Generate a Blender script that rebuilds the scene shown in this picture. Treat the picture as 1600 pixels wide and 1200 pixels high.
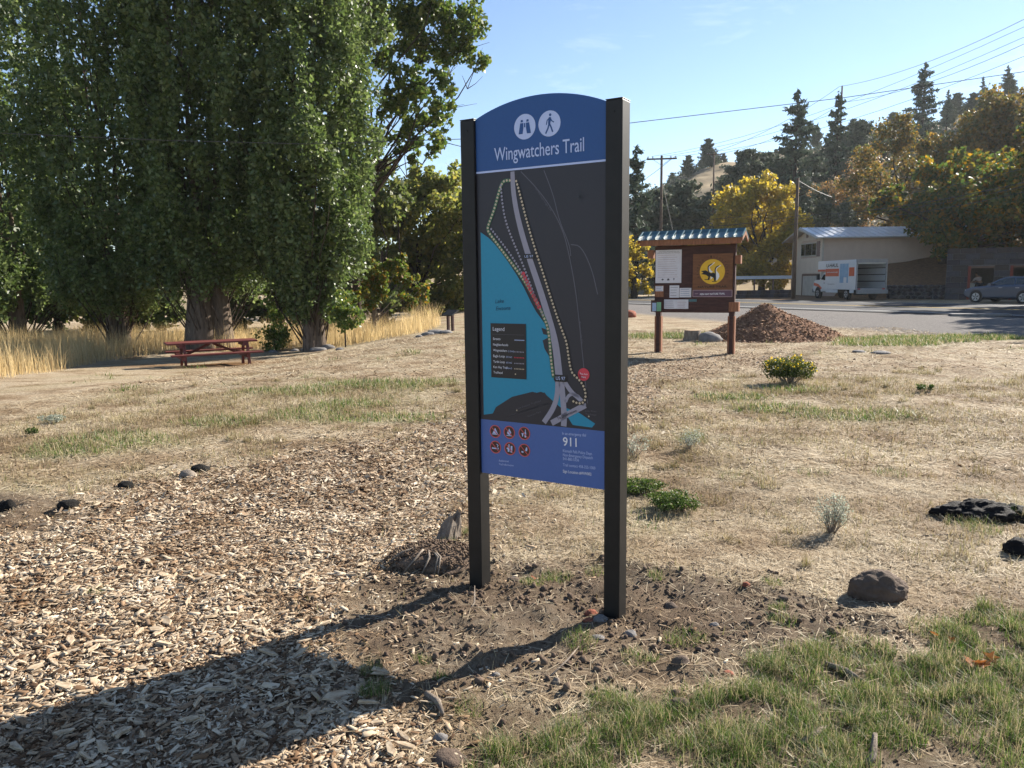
import bpy, bmesh, math, random
import numpy as np
from mathutils import Vector, Matrix, Euler

for o in list(bpy.data.objects):
    bpy.data.objects.remove(o)
scene = bpy.context.scene
COL = scene.collection
rng = np.random.default_rng(7)
random.seed(7)
R_ = math.radians

# ------------------------------------------------------------------ camera
CAM_H = 1.6
cam_d = bpy.data.cameras.new('camera')
cam_d.sensor_width = 36.0
cam_d.lens = 27.0
cam_d.clip_start = 0.05
cam_d.clip_end = 3000
cam = bpy.data.objects.new('camera', cam_d)
COL.objects.link(cam)
cam.location = (0, 0, CAM_H)
CAMR = Matrix.Rotation(R_(90 - 7.7), 3, 'X') @ Matrix.Rotation(R_(-0.7), 3, 'Z')
cam.rotation_euler = CAMR.to_euler()
scene.camera = cam

# ------------------------------------------------------------------ light
SUN_AZ, SUN_EL = 52.0, 30.0          # degrees clockwise from +Y, above the horizon
world = bpy.data.worlds.new('World')
scene.world = world
world.use_nodes = True
wn = world.node_tree
wn.nodes.clear()
w_out = wn.nodes.new('ShaderNodeOutputWorld')
w_bg = wn.nodes.new('ShaderNodeBackground')
w_sky = wn.nodes.new('ShaderNodeTexSky')
w_sky.sky_type = 'NISHITA'
w_sky.sun_disc = False
w_sky.sun_elevation = R_(SUN_EL)
w_sky.sun_rotation = R_(SUN_AZ)
w_sky.altitude = 1200
w_sky.air_density = 1.0
w_sky.dust_density = 0.15
w_sky.ozone_density = 2.0
w_bg.inputs['Strength'].default_value = 0.07
# a few thin high wisps of cloud over the blue
w_tc = wn.nodes.new('ShaderNodeTexCoord'); w_mp = wn.nodes.new('ShaderNodeMapping'); w_mp.inputs['Scale'].default_value = (1.6, 1.6, 7.0)
w_no = wn.nodes.new('ShaderNodeTexNoise'); w_no.inputs['Scale'].default_value = 2.2; w_no.inputs['Detail'].default_value = 7; w_no.inputs['Roughness'].default_value = 0.62; w_no.inputs['Distortion'].default_value = 0.4
w_mr = wn.nodes.new('ShaderNodeMapRange'); w_mr.inputs['From Min'].default_value = 0.56; w_mr.inputs['From Max'].default_value = 0.80; w_mr.inputs['To Max'].default_value = 0.35
w_mx = wn.nodes.new('ShaderNodeMix'); w_mx.data_type = 'RGBA'; w_mx.inputs['B'].default_value = (9.0, 9.4, 10.0, 1)
wn.links.new(w_tc.outputs['Generated'], w_mp.inputs['Vector']); wn.links.new(w_mp.outputs['Vector'], w_no.inputs['Vector']); wn.links.new(w_no.outputs['Fac'], w_mr.inputs['Value'])
wn.links.new(w_mr.outputs['Result'], w_mx.inputs['Factor']); wn.links.new(w_sky.outputs['Color'], w_mx.inputs['A'])
wn.links.new(w_mx.outputs['Result'], w_bg.inputs['Color'])
wn.links.new(w_bg.outputs['Background'], w_out.inputs['Surface'])
sun_d = bpy.data.lights.new('sun', 'SUN')
sun_d.energy = 5.0
sun_d.angle = R_(0.53)
sun_d.color = (1.0, 0.93, 0.82)
sun = bpy.data.objects.new('sun', sun_d)
COL.objects.link(sun)
sdir = Vector((math.sin(R_(SUN_AZ)) * math.cos(R_(SUN_EL)), math.cos(R_(SUN_AZ)) * math.cos(R_(SUN_EL)), math.sin(R_(SUN_EL))))
sun.location = sdir * 60
sun.rotation_euler = (-sdir).to_track_quat('-Z', 'Y').to_euler()
vs = scene.view_settings
vs.view_transform = 'Standard'
vs.look = 'None'
vs.gamma = 1.0
vs.use_curve_mapping = False
vs.exposure = 1.4

# ------------------------------------------------------------------ noise
def _h(ix, iy, iz, s):
    n = (ix * 374761393 + iy * 668265263 + iz * 2147483647 + s * 974634777) & 0xFFFFFFFF
    n = ((n ^ (n >> 13)) * 1274126177) & 0xFFFFFFFF
    return ((n ^ (n >> 16)) & 0xFFFF) / 65535.0
def vnoise(x, y, z=None, s=0):
    x = np.asarray(x, float); y = np.asarray(y, float)
    z = np.zeros_like(x) if z is None else np.asarray(z, float)
    xi, yi, zi = (np.floor(a).astype(np.int64) for a in (x, y, z))
    fx, fy, fz = x - xi, y - yi, z - zi
    fx, fy, fz = (f * f * (3 - 2 * f) for f in (fx, fy, fz))
    r = 0
    for dz in (0, 1):
        for dy in (0, 1):
            for dx in (0, 1):
                w = (fx if dx else 1 - fx) * (fy if dy else 1 - fy) * (fz if dz else 1 - fz)
                r = r + w * _h(xi + dx, yi + dy, zi + dz, s)
    return r
def fbm(x, y, z=None, o=4, s=0):
    r = 0; a = 0.5; f = 1.0
    for k in range(o):
        r = r + a * (vnoise(np.asarray(x) * f, np.asarray(y) * f, None if z is None else np.asarray(z) * f, s + k) - 0.5)
        a *= 0.5; f *= 2.03
    return r
def sstep(a, b, x):
    t = np.clip((np.asarray(x, float) - a) / (b - a), 0, 1)
    return t * t * (3 - 2 * t)
def inpoly(x, y, poly):
    x = np.asarray(x); y = np.asarray(y); c = np.zeros(x.shape, bool)
    n = len(poly); j = n - 1
    for i in range(n):
        xi, yi = poly[i][0], poly[i][1]; xj, yj = poly[j][0], poly[j][1]
        if yi != yj:
            c ^= ((yi > y) != (yj > y)) & (x < (xj - xi) * (y - yi) / (yj - yi) + xi)
        j = i
    return c

# ------------------------------------------------------------------ photo pixel -> place
def ray(px, py):
    return CAMR @ Vector(((px - 800) / 1200.0, -(py - 600) / 1200.0, -1.0))
def at(px, py, Y):
    d = ray(px, py)
    return Vector((0, 0, CAM_H)) + d * (Y / d.y)
def gz0(x, y):
    """broad lie of the land (m)"""
    x = np.asarray(x, float); y = np.asarray(y, float)
    z = -0.72 * sstep(-1.5, -7.5, x) * sstep(8, 26, y)
    return z
def gz(x, y):
    x = np.asarray(x, float); y = np.asarray(y, float)
    near = 1 - sstep(9, 24, np.hypot(x, y))
    z = gz0(x, y) + near * (0.07 * fbm(x / 1.3, y / 1.3, o=3, s=3) + 0.035 * fbm(x * 5, y * 5, o=3, s=9))
    return z + 0.10 * (1 - near) * fbm(x / 4, y / 4, o=2, s=5) * (1 - sstep(24, 34, y))
def G(px, py):
    z = 0.0
    for _ in range(6):
        d = ray(px, py)
        t = (z - CAM_H) / d.z
        p = Vector((0, 0, CAM_H)) + d * t
        z = float(gz(p.x, p.y))
    return Vector((p.x, p.y, z))
def GP(pts):
    return [(G(*p).x, G(*p).y) for p in pts]

# ------------------------------------------------------------------ materials
def nd(nt, typ, **kw):
    n = nt.nodes.new(typ)
    for k, v in kw.items():
        setattr(n, k, v)
    return n
def lin(c):
    return tuple(((v / 255.0) / 12.92 if v / 255.0 <= 0.04045 else ((v / 255.0 + 0.055) / 1.055) ** 2.4) for v in c) + (1,)
def ramp(nt, stops, fac):
    r = nt.nodes.new('ShaderNodeValToRGB')
    els = r.color_ramp.elements
    while len(els) < len(stops): els.new(0.5)
    for e, (p, c) in zip(els, stops):
        e.position = p
        e.color = c if len(c) == 4 else tuple(c) + (1,)
    nt.links.new(fac, r.inputs['Fac'])
    return r.outputs['Color']
def newmat(name):
    m = bpy.data.materials.new(name); m.use_nodes = True
    nt = m.node_tree; b = nt.nodes['Principled BSDF']
    return m, nt, b
def noise(nt, scale, detail=4, rough=0.6, vec=None, stretch=None):
    tc = nd(nt, 'ShaderNodeTexCoord'); v = tc.outputs['Object']
    if stretch:
        mp = nd(nt, 'ShaderNodeMapping'); mp.inputs['Scale'].default_value = stretch
        nt.links.new(v, mp.inputs['Vector']); v = mp.outputs['Vector']
    n = nd(nt, 'ShaderNodeTexNoise'); n.inputs['Scale'].default_value = scale
    n.inputs['Detail'].default_value = detail; n.inputs['Roughness'].default_value = rough
    nt.links.new(v, n.inputs['Vector'])
    return n.outputs['Fac']
def M(name, c1, c2=None, scale=8, rough=0.7, bump=0.0, bscale=None, metal=0.0, spec=0.3, stretch=None, coat=0.0):
    m, nt, b = newmat(name)
    c2 = c2 or tuple(v * 0.75 for v in c1[:3])
    f = noise(nt, scale, 5, 0.65, stretch=stretch)
    col = ramp(nt, [(0.3, c2), (0.7, c1)], f)
    nt.links.new(col, b.inputs['Base Color'])
    b.inputs['Roughness'].default_value = rough
    b.inputs['Metallic'].default_value = metal
    b.inputs['Specular IOR Level'].default_value = spec
    b.inputs['Coat Weight'].default_value = coat
    if bump:
        f2 = noise(nt, bscale or scale * 4, 5, 0.7, stretch=stretch)
        bp = nd(nt, 'ShaderNodeBump'); bp.inputs['Strength'].default_value = bump; bp.inputs['Distance'].default_value = 0.02
        nt.links.new(f2, bp.inputs['Height']); nt.links.new(bp.outputs['Normal'], b.inputs['Normal'])
    return m
def leafmat(name, cols, transl=0.35, rough=0.55, spec=0.3, gain=2.2, patch=None):
    """per-leaf colour, part of the light passes through the blade"""
    m, nt, b = newmat(name)
    g = nd(nt, 'ShaderNodeNewGeometry')
    n = len(cols)
    c = ramp(nt, [((i + 0.5) / n, k) for i, k in enumerate(cols)], g.outputs['Random Per Island'])
    if patch:                                    # broad differences from place to place
        pr = ramp(nt, [(0.34, patch[1]), (0.6, (1, 1, 1))], noise(nt, patch[0], 4, 0.6))
        mm = nd(nt, 'ShaderNodeMix'); mm.data_type = 'RGBA'; mm.blend_type = 'MULTIPLY'; mm.inputs['Factor'].default_value = 1
        nt.links.new(c, mm.inputs['A']); nt.links.new(pr, mm.inputs['B']); c = mm.outputs['Result']
    nt.links.new(c, b.inputs['Base Color'])
    b.inputs['Roughness'].default_value = rough
    b.inputs['Specular IOR Level'].default_value = spec
    if not transl: return m
    t = nd(nt, 'ShaderNodeBsdfTranslucent')      # leaf blades pass more light than they reflect
    hs = nd(nt, 'ShaderNodeHueSaturation'); hs.inputs['Value'].default_value = gain; hs.inputs['Saturation'].default_value = 1.05
    nt.links.new(c, hs.inputs['Color']); nt.links.new(hs.outputs['Color'], t.inputs['Color'])
    mx = nd(nt, 'ShaderNodeMixShader'); mx.inputs['Fac'].default_value = transl
    nt.links.new(b.outputs['BSDF'], mx.inputs[1]); nt.links.new(t.outputs['BSDF'], mx.inputs[2])
    nt.links.new(mx.outputs['Shader'], nt.nodes['Material Output'].inputs['Surface'])
    return m

# ------------------------------------------------------------------ mesh helpers
def link(o, parent=None):
    COL.objects.link(o)
    if parent is not None: o.parent = parent
    return o
def tag(o, label=None, cat=None, group=None, kind=None):
    if label: o['label'] = label
    if cat: o['category'] = cat
    if group: o['group'] = group
    if kind: o['kind'] = kind
    return o
def thing(name, loc, rz=0.0, label=None, cat=None, group=None):
    o = bpy.data.objects.new(name, None)
    o.empty_display_size = 0.2
    o.location = loc; o.rotation_euler = (0, 0, rz)
    return tag(link(o), label, cat, group)
def raw(name, verts, faces_flat, nper, mat, parent=None, smooth=False):
    """fast mesh from numpy: verts (n,3), faces (m,nper)"""
    me = bpy.data.meshes.new(name)
    verts = np.asarray(verts, np.float32); faces = np.asarray(faces_flat, np.int32).reshape(-1, nper)
    me.vertices.add(len(verts)); me.vertices.foreach_set('co', verts.ravel())
    me.loops.add(faces.size); me.loops.foreach_set('vertex_index', faces.ravel())
    me.polygons.add(len(faces))
    me.polygons.foreach_set('loop_start', np.arange(0, faces.size, nper, dtype=np.int32))
    me.update(calc_edges=True)
    if smooth: me.polygons.foreach_set('use_smooth', np.ones(len(faces), bool))
    if mat: me.materials.append(mat)
    o = bpy.data.objects.new(name, me)
    return link(o, parent)
class MB:
    def __init__(s): s.v = []; s.f = []; s.m = []
    def add(s, vs, fs, mi=0):
        n = len(s.v); s.v += [tuple(v) for v in vs]
        for f in fs: s.f.append([i + n for i in f]); s.m.append(mi)
        return s
    def box(s, x0, x1, y0, y1, z0, z1, mi=0, T=None):
        v = [Vector(p) for p in ((x0,y0,z0),(x1,y0,z0),(x1,y1,z0),(x0,y1,z0),(x0,y0,z1),(x1,y0,z1),(x1,y1,z1),(x0,y1,z1))]
        if T is not None: v = [T @ p for p in v]
        return s.add(v, [(3,2,1,0),(4,5,6,7),(0,1,5,4),(1,2,6,5),(2,3,7,6),(3,0,4,7)], mi)
    def tube(s, pts, rads, n=8, mi=0, caps=True):
        pts = [Vector(p) for p in pts]
        if not hasattr(rads, '__len__'): rads = [rads] * len(pts)
        vs = []; fs = []
        prev = None
        for i, p in enumerate(pts):
            d = (pts[min(i + 1, len(pts) - 1)] - pts[max(i - 1, 0)]).normalized()
            if prev is None:
                a = Vector((0, 0, 1)) if abs(d.z) < 0.9 else Vector((1, 0, 0))
                u = d.cross(a).normalized()
            else:
                u = (prev - d * prev.dot(d)).normalized()
            prev = u
            w = d.cross(u)
            for k in range(n):
                t = 2 * math.pi * k / n
                vs.append(p + (u * math.cos(t) + w * math.sin(t)) * rads[i])
        for i in range(len(pts) - 1):
            for k in range(n):
                a = i * n + k; b = i * n + (k + 1) % n
                fs.append((a, b, b + n, a + n))
        if caps:
            fs.append(tuple(range(n - 1, -1, -1))); fs.append(tuple(range((len(pts) - 1) * n, len(pts) * n)))
        return s.add(vs, fs, mi)
    def prism(s, poly, y0, y1, mi=0, T=None):
        """polygon in x,z extruded along y"""
        n = len(poly)
        v = [Vector((p[0], y0, p[1])) for p in poly] + [Vector((p[0], y1, p[1])) for p in poly]
        if T is not None: v = [T @ p for p in v]
        fs = [tuple(range(n)), tuple(range(2 * n - 1, n - 1, -1))]
        for i in range(n):
            j = (i + 1) % n
            fs.append((j, i, i + n, j + n))
        return s.add(v, fs, mi)
    def build(s, name, mats, parent=None, smooth=False, bevel=0.0, seg=2):
        me = bpy.data.meshes.new(name)
        me.from_pydata(s.v, [], s.f)
        mats = mats if isinstance(mats, (list, tuple)) else [mats]
        for m in mats: me.materials.append(m)
        if len(mats) > 1: me.polygons.foreach_set('material_index', np.array(s.m, np.int32))
        bm = bmesh.new(); bm.from_mesh(me); bmesh.ops.recalc_face_normals(bm, faces=bm.faces); bm.to_mesh(me); bm.free()
        if smooth: me.polygons.foreach_set('use_smooth', np.ones(len(me.polygons), bool))
        o = bpy.data.objects.new(name, me)
        if bevel:
            b = o.modifiers.new('bevel', 'BEVEL'); b.width = bevel; b.segments = seg; b.limit_method = 'ANGLE'; b.angle_limit = R_(40)
        return link(o, parent)
def dup(o, parent=None):
    c = o.copy(); COL.objects.link(c); c.parent = parent
    for ch in list(o.children): dup(ch, c)
    return c
def lump(name, size, mat, parent=None, seed=0, sub=4, rough=0.35, flat=0.35, freq=1.6, loc=(0, 0, 0), smooth=True, ridge=False):
    """irregular stone or clod: noise-displaced icosphere with a flattened foot"""
    bm = bmesh.new(); bmesh.ops.create_icosphere(bm, subdivisions=sub, radius=1.0)
    v = np.array([p.co[:] for p in bm.verts])
    n = fbm(v[:, 0] * freq + seed * 3.1, v[:, 1] * freq + 5, v[:, 2] * freq, o=4, s=seed)
    if ridge: n = n + 0.25 - 1.2 * np.abs(fbm(v[:, 0] * 2.2 + seed, v[:, 1] * 2.2, v[:, 2] * 3.5, o=3, s=seed + 40))
    n = n + 0.45 * fbm(v[:, 0] * freq * 4, v[:, 1] * freq * 4 + seed, v[:, 2] * freq * 4, o=3, s=seed + 17)
    fac = vnoise(v[:, 0] * 0.9 + seed, v[:, 1] * 0.9, v[:, 2] * 0.9, s=seed + 3) - 0.5
    v = v * (1 + rough * 2 * n + 0.35 * fac)[:, None]
    v[:, 2] = np.maximum(v[:, 2], -flat)
    v = v * (np.array(size) / 2)
    v[:, 2] -= v[:, 2].min()
    v = v + np.array(loc)
    for p, c in zip(bm.verts, v): p.co = c
    me = bpy.data.meshes.new(name); bm.to_mesh(me); bm.free()
    me.materials.append(mat)
    if smooth: me.polygons.foreach_set('use_smooth', np.ones(len(me.polygons), bool))
    return link(bpy.data.objects.new(name, me), parent)
def rand_rot(n, tilt=None):
    """n random rotation matrices; tilt limits the angle from flat"""
    az = rng.uniform(0, 2 * np.pi, n)
    if tilt is None:
        q = rng.normal(size=(n, 4)); q /= np.linalg.norm(q, axis=1)[:, None]
        w, x, y, z = q.T
        return np.stack([np.stack([1-2*(y*y+z*z), 2*(x*y-z*w), 2*(x*z+y*w)], 1), np.stack([2*(x*y+z*w), 1-2*(x*x+z*z), 2*(y*z-x*w)], 1), np.stack([2*(x*z-y*w), 2*(y*z+x*w), 1-2*(x*x+y*y)], 1)], 1)
    a = rng.normal(0, tilt, n); b = rng.normal(0, tilt, n)
    ca, sa, cb, sb, cz, sz = np.cos(a), np.sin(a), np.cos(b), np.sin(b), np.cos(az), np.sin(az)
    Z = np.zeros(n); O = np.ones(n)
    Rz = np.stack([np.stack([cz, -sz, Z], 1), np.stack([sz, cz, Z], 1), np.stack([Z, Z, O], 1)], 1)
    Rx = np.stack([np.stack([O, Z, Z], 1), np.stack([Z, ca, -sa], 1), np.stack([Z, sa, ca], 1)], 1)
    Ry = np.stack([np.stack([cb, Z, sb], 1), np.stack([Z, O, Z], 1), np.stack([-sb, Z, cb], 1)], 1)
    return Rz @ Rx @ Ry
def scatter(name, tmpl_v, tmpl_f, pos, rot, scl, mat, parent=None):
    """many small pieces as one mesh: template (k,3) x scale (n,3) x rotation + position"""
    n = len(pos); k = len(tmpl_v); tf = np.asarray(tmpl_f, np.int32)
    v = np.einsum('nij,nkj->nki', rot, tmpl_v[None] * scl[:, None, :]) + pos[:, None, :]
    f = tf[None] + (np.arange(n, dtype=np.int32) * k)[:, None, None]
    return raw(name, v.reshape(-1, 3), f.reshape(-1, tf.shape[1]), tf.shape[1], mat, parent)
LEAF_V = np.array([(-0.5, 0, 0), (0, -0.36, 0.06), (0.55, 0, 0), (0, 0.36, 0.06)])
LEAF_F = [(0, 1, 2, 3)]
def leaves(name, pos, size, mat, parent, var=0.35):
    n = len(pos)
    s = size * rng.uniform(1 - var, 1 + var, n)
    return scatter(name, LEAF_V, LEAF_F, pos, rand_rot(n), np.stack([s, s, s], 1), mat, parent)
def blades(name, pos, height, width, lean, mat, parent=None, seg=2):
    """upright grass blades bending over: triangles strips as quads + tip (all quads, tip degenerate-free)"""
    n = len(pos); az = rng.uniform(0, 2 * np.pi, n); la = np.abs(rng.normal(0, 1, n)) * lean
    d = np.stack([np.cos(az), np.sin(az), np.zeros(n)], 1); sd = np.stack([-np.sin(az + 0.6), np.cos(az + 0.6), np.zeros(n)], 1)
    vs = []
    for i in range(seg + 1):
        t = i / seg
        c = pos + d * (height * la * t * t)[:, None]
        c[:, 2] += height * t * (1 - 0.25 * np.minimum(la, 1.5) * t)
        w = (width * (1 - 0.85 * t) / 2)[:, None]
        vs += [c - sd * w, c + sd * w]
    v = np.stack(vs, 1).reshape(-1, 3)
    k = 2 * (seg + 1)
    f = np.array([(2 * i, 2 * i + 1, 2 * i + 3, 2 * i + 2) for i in range(seg)], np.int32)
    f = f[None] + (np.arange(n, dtype=np.int32) * k)[:, None, None]
    return raw(name, v, f.reshape(-1, 4), 4, mat, parent)
# ================================================================== GROUND
PATH = GP([(-900, 1000), (-300, 880), (0, 828), (120, 800), (230, 762), (300, 742), (420, 715), (560, 688), (700, 655), (760, 636), (860, 606), (960, 578), (1010, 564), (1090, 551), (1270, 553), (1270, 570), (1110, 578), (1045, 600), (1015, 640), (985, 670), (880, 705), (750, 765), (715, 830), (610, 885), (566, 960), (540, 1040), (560, 1110), (640, 1160), (660, 1230), (640, 1400), (-1500, 1400)])
DIRT = GP([(540, 905), (640, 880), (700, 862), (770, 875), (860, 905), (1000, 885), (1150, 900), (1290, 940), (1380, 1010), (1250, 1060), (1000, 1060), (800, 1075), (700, 1130), (600, 1120), (530, 1040), (520, 960)])
LAWN = GP([(660, 1170), (730, 1115), (850, 1105), (960, 1090), (1040, 1075), (1150, 1110), (1260, 1080), (1350, 1035), (1480, 985), (1700, 960), (2300, 930), (2300, 1400), (560, 1400), (600, 1230)])
SOIL2 = GP([(-120, 775), (0, 768), (120, 778), (190, 800), (120, 815), (0, 832), (-150, 850)])
GRAVEL = [(2.5, 50), (5.6, 36), (8.2, 26.5), (11.5, 21.2), (26, 5), (34, 10), (24, 27), (20, 33), (10, 52)]
GREENS = [(190, 690, 1.3, 0.5), (330, 660, 0.8, 0.4), (470, 648, 0.6, 0.35), (560, 655, 0.8, 0.35), (600, 600, 1.4, 0.5), (540, 632, 0.7, 0.3), (640, 655, 0.6, 0.3), (440, 612, 1.2, 0.5),
          (1460, 531, 3.2, 0.9), (1400, 535, 1.6, 0.7), (1350, 537, 1.2, 0.5), (1250, 610, 0.6, 0.3), (1200, 640, 0.8, 0.35), (1040, 525, 1.8, 1.0), (1150, 620, 0.8, 0.3), (130, 700, 0.8, 0.35), (1560, 528, 2.0, 0.8), (1330, 650, 0.9, 0.3)]
GREENS = [(G(a, b), c, d) for a, b, c, d in GREENS]
def wob(x, y, a=0.22):
    return x + a * 2 * fbm(x * 1.7, y * 1.7, o=3, s=21), y + a * 2 * fbm(x * 1.7 + 9, y * 1.7, o=3, s=22)
def m_path(x, y):
    a, b = wob(x, y, 0.45); return inpoly(a, b, PATH)
def m_path_soft(x, y):
    j = 0.10 + 0.03 * np.asarray(y); k = rng.normal(size=(2,) + np.shape(x))
    keep = rng.random(np.shape(x)) < np.clip(1.25 - 0.045 * np.asarray(y) + 1.2 * fbm(np.asarray(x) * 1.3, np.asarray(y) * 1.3, s=25), 0.15, 1)
    return m_path(np.asarray(x) + k[0] * j, np.asarray(y) + k[1] * j) & keep
def m_dirt(x, y):
    a, b = wob(x, y, 0.5); return inpoly(a, b, DIRT) | inpoly(a, b, SOIL2)
def m_dirt_soft(x, y):
    k = rng.normal(0, .13, size=(2,) + np.shape(x)); return m_dirt(np.asarray(x) + k[0], np.asarray(y) + k[1])
def m_lawn(x, y):
    a, b = wob(x, y, 0.6); return inpoly(a, b, LAWN) & (vnoise(np.asarray(x) * 2.3, np.asarray(y) * 2.3, s=23) > 0.27)
def m_green(x, y):
    g = np.zeros(np.shape(x))
    for c, rx, ry in GREENS:
        g = np.maximum(g, 1 - np.hypot((x - c.x) / rx, (y - c.y) / (ry * 1.6)) )
    n = fbm(np.asarray(x) * 1.1, np.asarray(y) * 0.8, o=4, s=31)
    return np.clip(g * 1.5 + n * 1.6 - 0.12, 0, 1) * (np.hypot(x, y) > 4)

def axis(a, b, step, lo, hi, ratio):
    c = list(np.arange(a, b, step)); s = step; r = []; x = c[-1]
    while x < hi: s *= ratio; x += s; r.append(x)
    s = step; l = []; x = c[0]
    while x > lo: s *= ratio; x -= s; l.append(x)
    return np.array(l[::-1] + c + r)
gx = axis(-3.4, 3.6, 0.042, -600, 600, 1.068)
gy = axis(1.9, 7.2, 0.042, -60, 900, 1.064)
GX, GY = np.meshgrid(gx, gy)
GZ = gz(GX, GY)
pm = m_path(GX, GY); dm = m_dirt(GX, GY); lm = m_lawn(GX, GY)
nearf = (np.hypot(GX, GY) < 14)
GZ = GZ + nearf * dm * 0.10 * (fbm(GX * 7, GY * 7, o=4, s=51) + 0.02) + nearf * lm * 0.03 * fbm(GX * 6, GY * 6, o=3, s=52)
def blur(a, k=1):
    for _ in range(k):
        p = np.pad(a.astype(float), 1, mode='edge')
        a = (p[:-2, 1:-1] + p[2:, 1:-1] + p[1:-1, :-2] + p[1:-1, 2:] + 2 * p[1:-1, 1:-1]) / 6
    return a
nv = GX.size; W_ = len(gx); H_ = len(gy)
idx = np.arange(nv).reshape(H_, W_)
quads = np.stack([idx[:-1, :-1], idx[:-1, 1:], idx[1:, 1:], idx[1:, :-1]], -1).reshape(-1, 4)

def ground_material():
    m, nt, b = newmat('ground_mix')
    L = nt.links.new
    def attr(name):
        a = nd(nt, 'ShaderNodeAttribute'); a.attribute_name = name
        s = nd(nt, 'ShaderNodeSeparateColor'); L(a.outputs['Color'], s.inputs[0]); return s.outputs
    m1 = attr('mask_a'); m2 = attr('mask_b')
    def mix(f, a, b_):
        x = nd(nt, 'ShaderNodeMix'); x.data_type = 'RGBA'
        L(f, x.inputs['Factor']); L(a, x.inputs['A']); L(b_, x.inputs['B']); return x.outputs['Result']
    # dry grass: fibres at two scales over broad patches
    f1 = noise(nt, 34, 6, 0.75, stretch=(1, 0.55, 1)); f2 = noise(nt, 1.1, 5, 0.65); f3 = noise(nt, 190, 3, 0.7)
    straw = ramp(nt, [(0.28, (0.085, 0.062, 0.043)), (0.43, (0.29, 0.225, 0.15)), (0.57, (0.48, 0.40, 0.29)), (0.75, (0.64, 0.565, 0.44))], f1)
    patch = ramp(nt, [(0.34, (0.52, 0.44, 0.37)), (0.47, (0.86, 0.80, 0.74)), (0.56, (1, 1, 1)), (0.7, (1.0, 0.92, 0.80))], f2)
    mm = nd(nt, 'ShaderNodeMix'); mm.data_type = 'RGBA'; mm.blend_type = 'MULTIPLY'; mm.inputs['Factor'].default_value = 1
    L(straw, mm.inputs['A']); L(patch, mm.inputs['B']); base = mm.outputs['Result']
    green = ramp(nt, [(0.3, (0.05, 0.07, 0.018)), (0.5, (0.13, 0.165, 0.045)), (0.72, (0.30, 0.30, 0.12))], f1)
    c = mix(m1['Blue'], base, green)
    soil = ramp(nt, [(0.3, (0.045, 0.031, 0.022)), (0.5, (0.105, 0.074, 0.052)), (0.7, (0.18, 0.132, 0.095))], noise(nt, 14, 8, 0.75))
    c = mix(m1['Green'], c, soil)
    # shredded wood: irregular cells
    tc = nd(nt, 'ShaderNodeTexCoord'); mp = nd(nt, 'ShaderNodeMapping'); mp.inputs['Scale'].default_value = (1, 0.6, 1)
    L(tc.outputs['Object'], mp.inputs['Vector'])
    vo = nd(nt, 'ShaderNodeTexVoronoi'); vo.inputs['Scale'].default_value = 42; vo.inputs['Randomness'].default_value = 1
    L(mp.outputs['Vector'], vo.inputs['Vector'])
    sp = nd(nt, 'ShaderNodeSeparateColor'); L(vo.outputs['Color'], sp.inputs[0])
    chip = ramp(nt, [(0.0, (0.07, 0.044, 0.028)), (0.3, (0.20, 0.13, 0.08)), (0.6, (0.36, 0.255, 0.165)), (0.9, (0.54, 0.43, 0.31))], sp.outputs['Red'])
    c = mix(m1['Red'], c, chip)
    grav = ramp(nt, [(0.3, (0.09, 0.082, 0.078)), (0.55, (0.19, 0.175, 0.165)), (0.75, (0.30, 0.28, 0.26))], noise(nt, 9, 8, 0.8))
    c = mix(m2['Red'], c, grav)
    litter = ramp(nt, [(0.35, (0.06, 0.035, 0.018)), (0.55, (0.20, 0.105, 0.045)), (0.72, (0.36, 0.22, 0.10))], noise(nt, 16, 6, 0.8))
    c = mix(m2['Green'], c, litter)
    L(c, b.inputs['Base Color'])
    b.inputs['Roughness'].default_value = 0.95; b.inputs['Specular IOR Level'].default_value = 0.1
    ad = nd(nt, 'ShaderNodeMath', operation='ADD'); L(f1, ad.inputs[0]); L(f3, ad.inputs[1])
    bp = nd(nt, 'ShaderNodeBump'); bp.inputs['Strength'].default_value = 0.75; bp.inputs['Distance'].default_value = 0.025
    L(ad.outputs[0], bp.inputs['Height']); L(bp.outputs['Normal'], b.inputs['Normal'])
    return m
MAT_GROUND = ground_material()
ground = raw('ground', np.stack([GX, GY, GZ], -1).reshape(-1, 3), quads, 4, MAT_GROUND, smooth=True)
tag(ground, kind='structure')
grm = inpoly(GX + 0.8 * fbm(GX / 2, GY / 2, s=61), GY + 1.5 * fbm(GX / 2, GY / 2, s=62), GRAVEL)
lit = (np.clip(1.2 - np.hypot((GX + 7.3) / 3.6, (GY - 20.6) / 1.6), 0, 1) * 1.4).clip(0, 1) * (fbm(GX * 2, GY * 2, s=66) > -0.08)
lit = np.maximum(lit, ((GX > 16) & (GY > 50) & (GY < 80)) * 0.8)
pmb, dmb, lmb = np.clip(blur(pm, 8) * 1.2 - .1 + 1.3 * fbm(GX * 2.2, GY * 2.2, o=4, s=26) * (np.hypot(GX, GY) > 3), 0, 1) * blur(pm, 8) ** .3, blur(dm, 11), blur(lm, 3)
dmb = np.clip(dmb * 1.5 + 1.1 * fbm(GX * 5, GY * 5, o=4, s=72) - 0.15, 0, 1) * (dmb > 0.01)
spots = np.clip((fbm(GX * 2.4, GY * 2.4, o=4, s=74) - .15) * 6, 0, .75) * (np.hypot(GX, GY) < 16) * (1 - pmb)
dmb = np.maximum(dmb, spots)
dmb = np.maximum(dmb, lmb * np.clip(0.95 + 1.2 * fbm(GX * 4, GY * 4, o=3, s=73), 0, 1))
grn = np.maximum(m_green(GX, GY) * 0.75, lmb * 0.12) * (1 - pmb)
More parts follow.
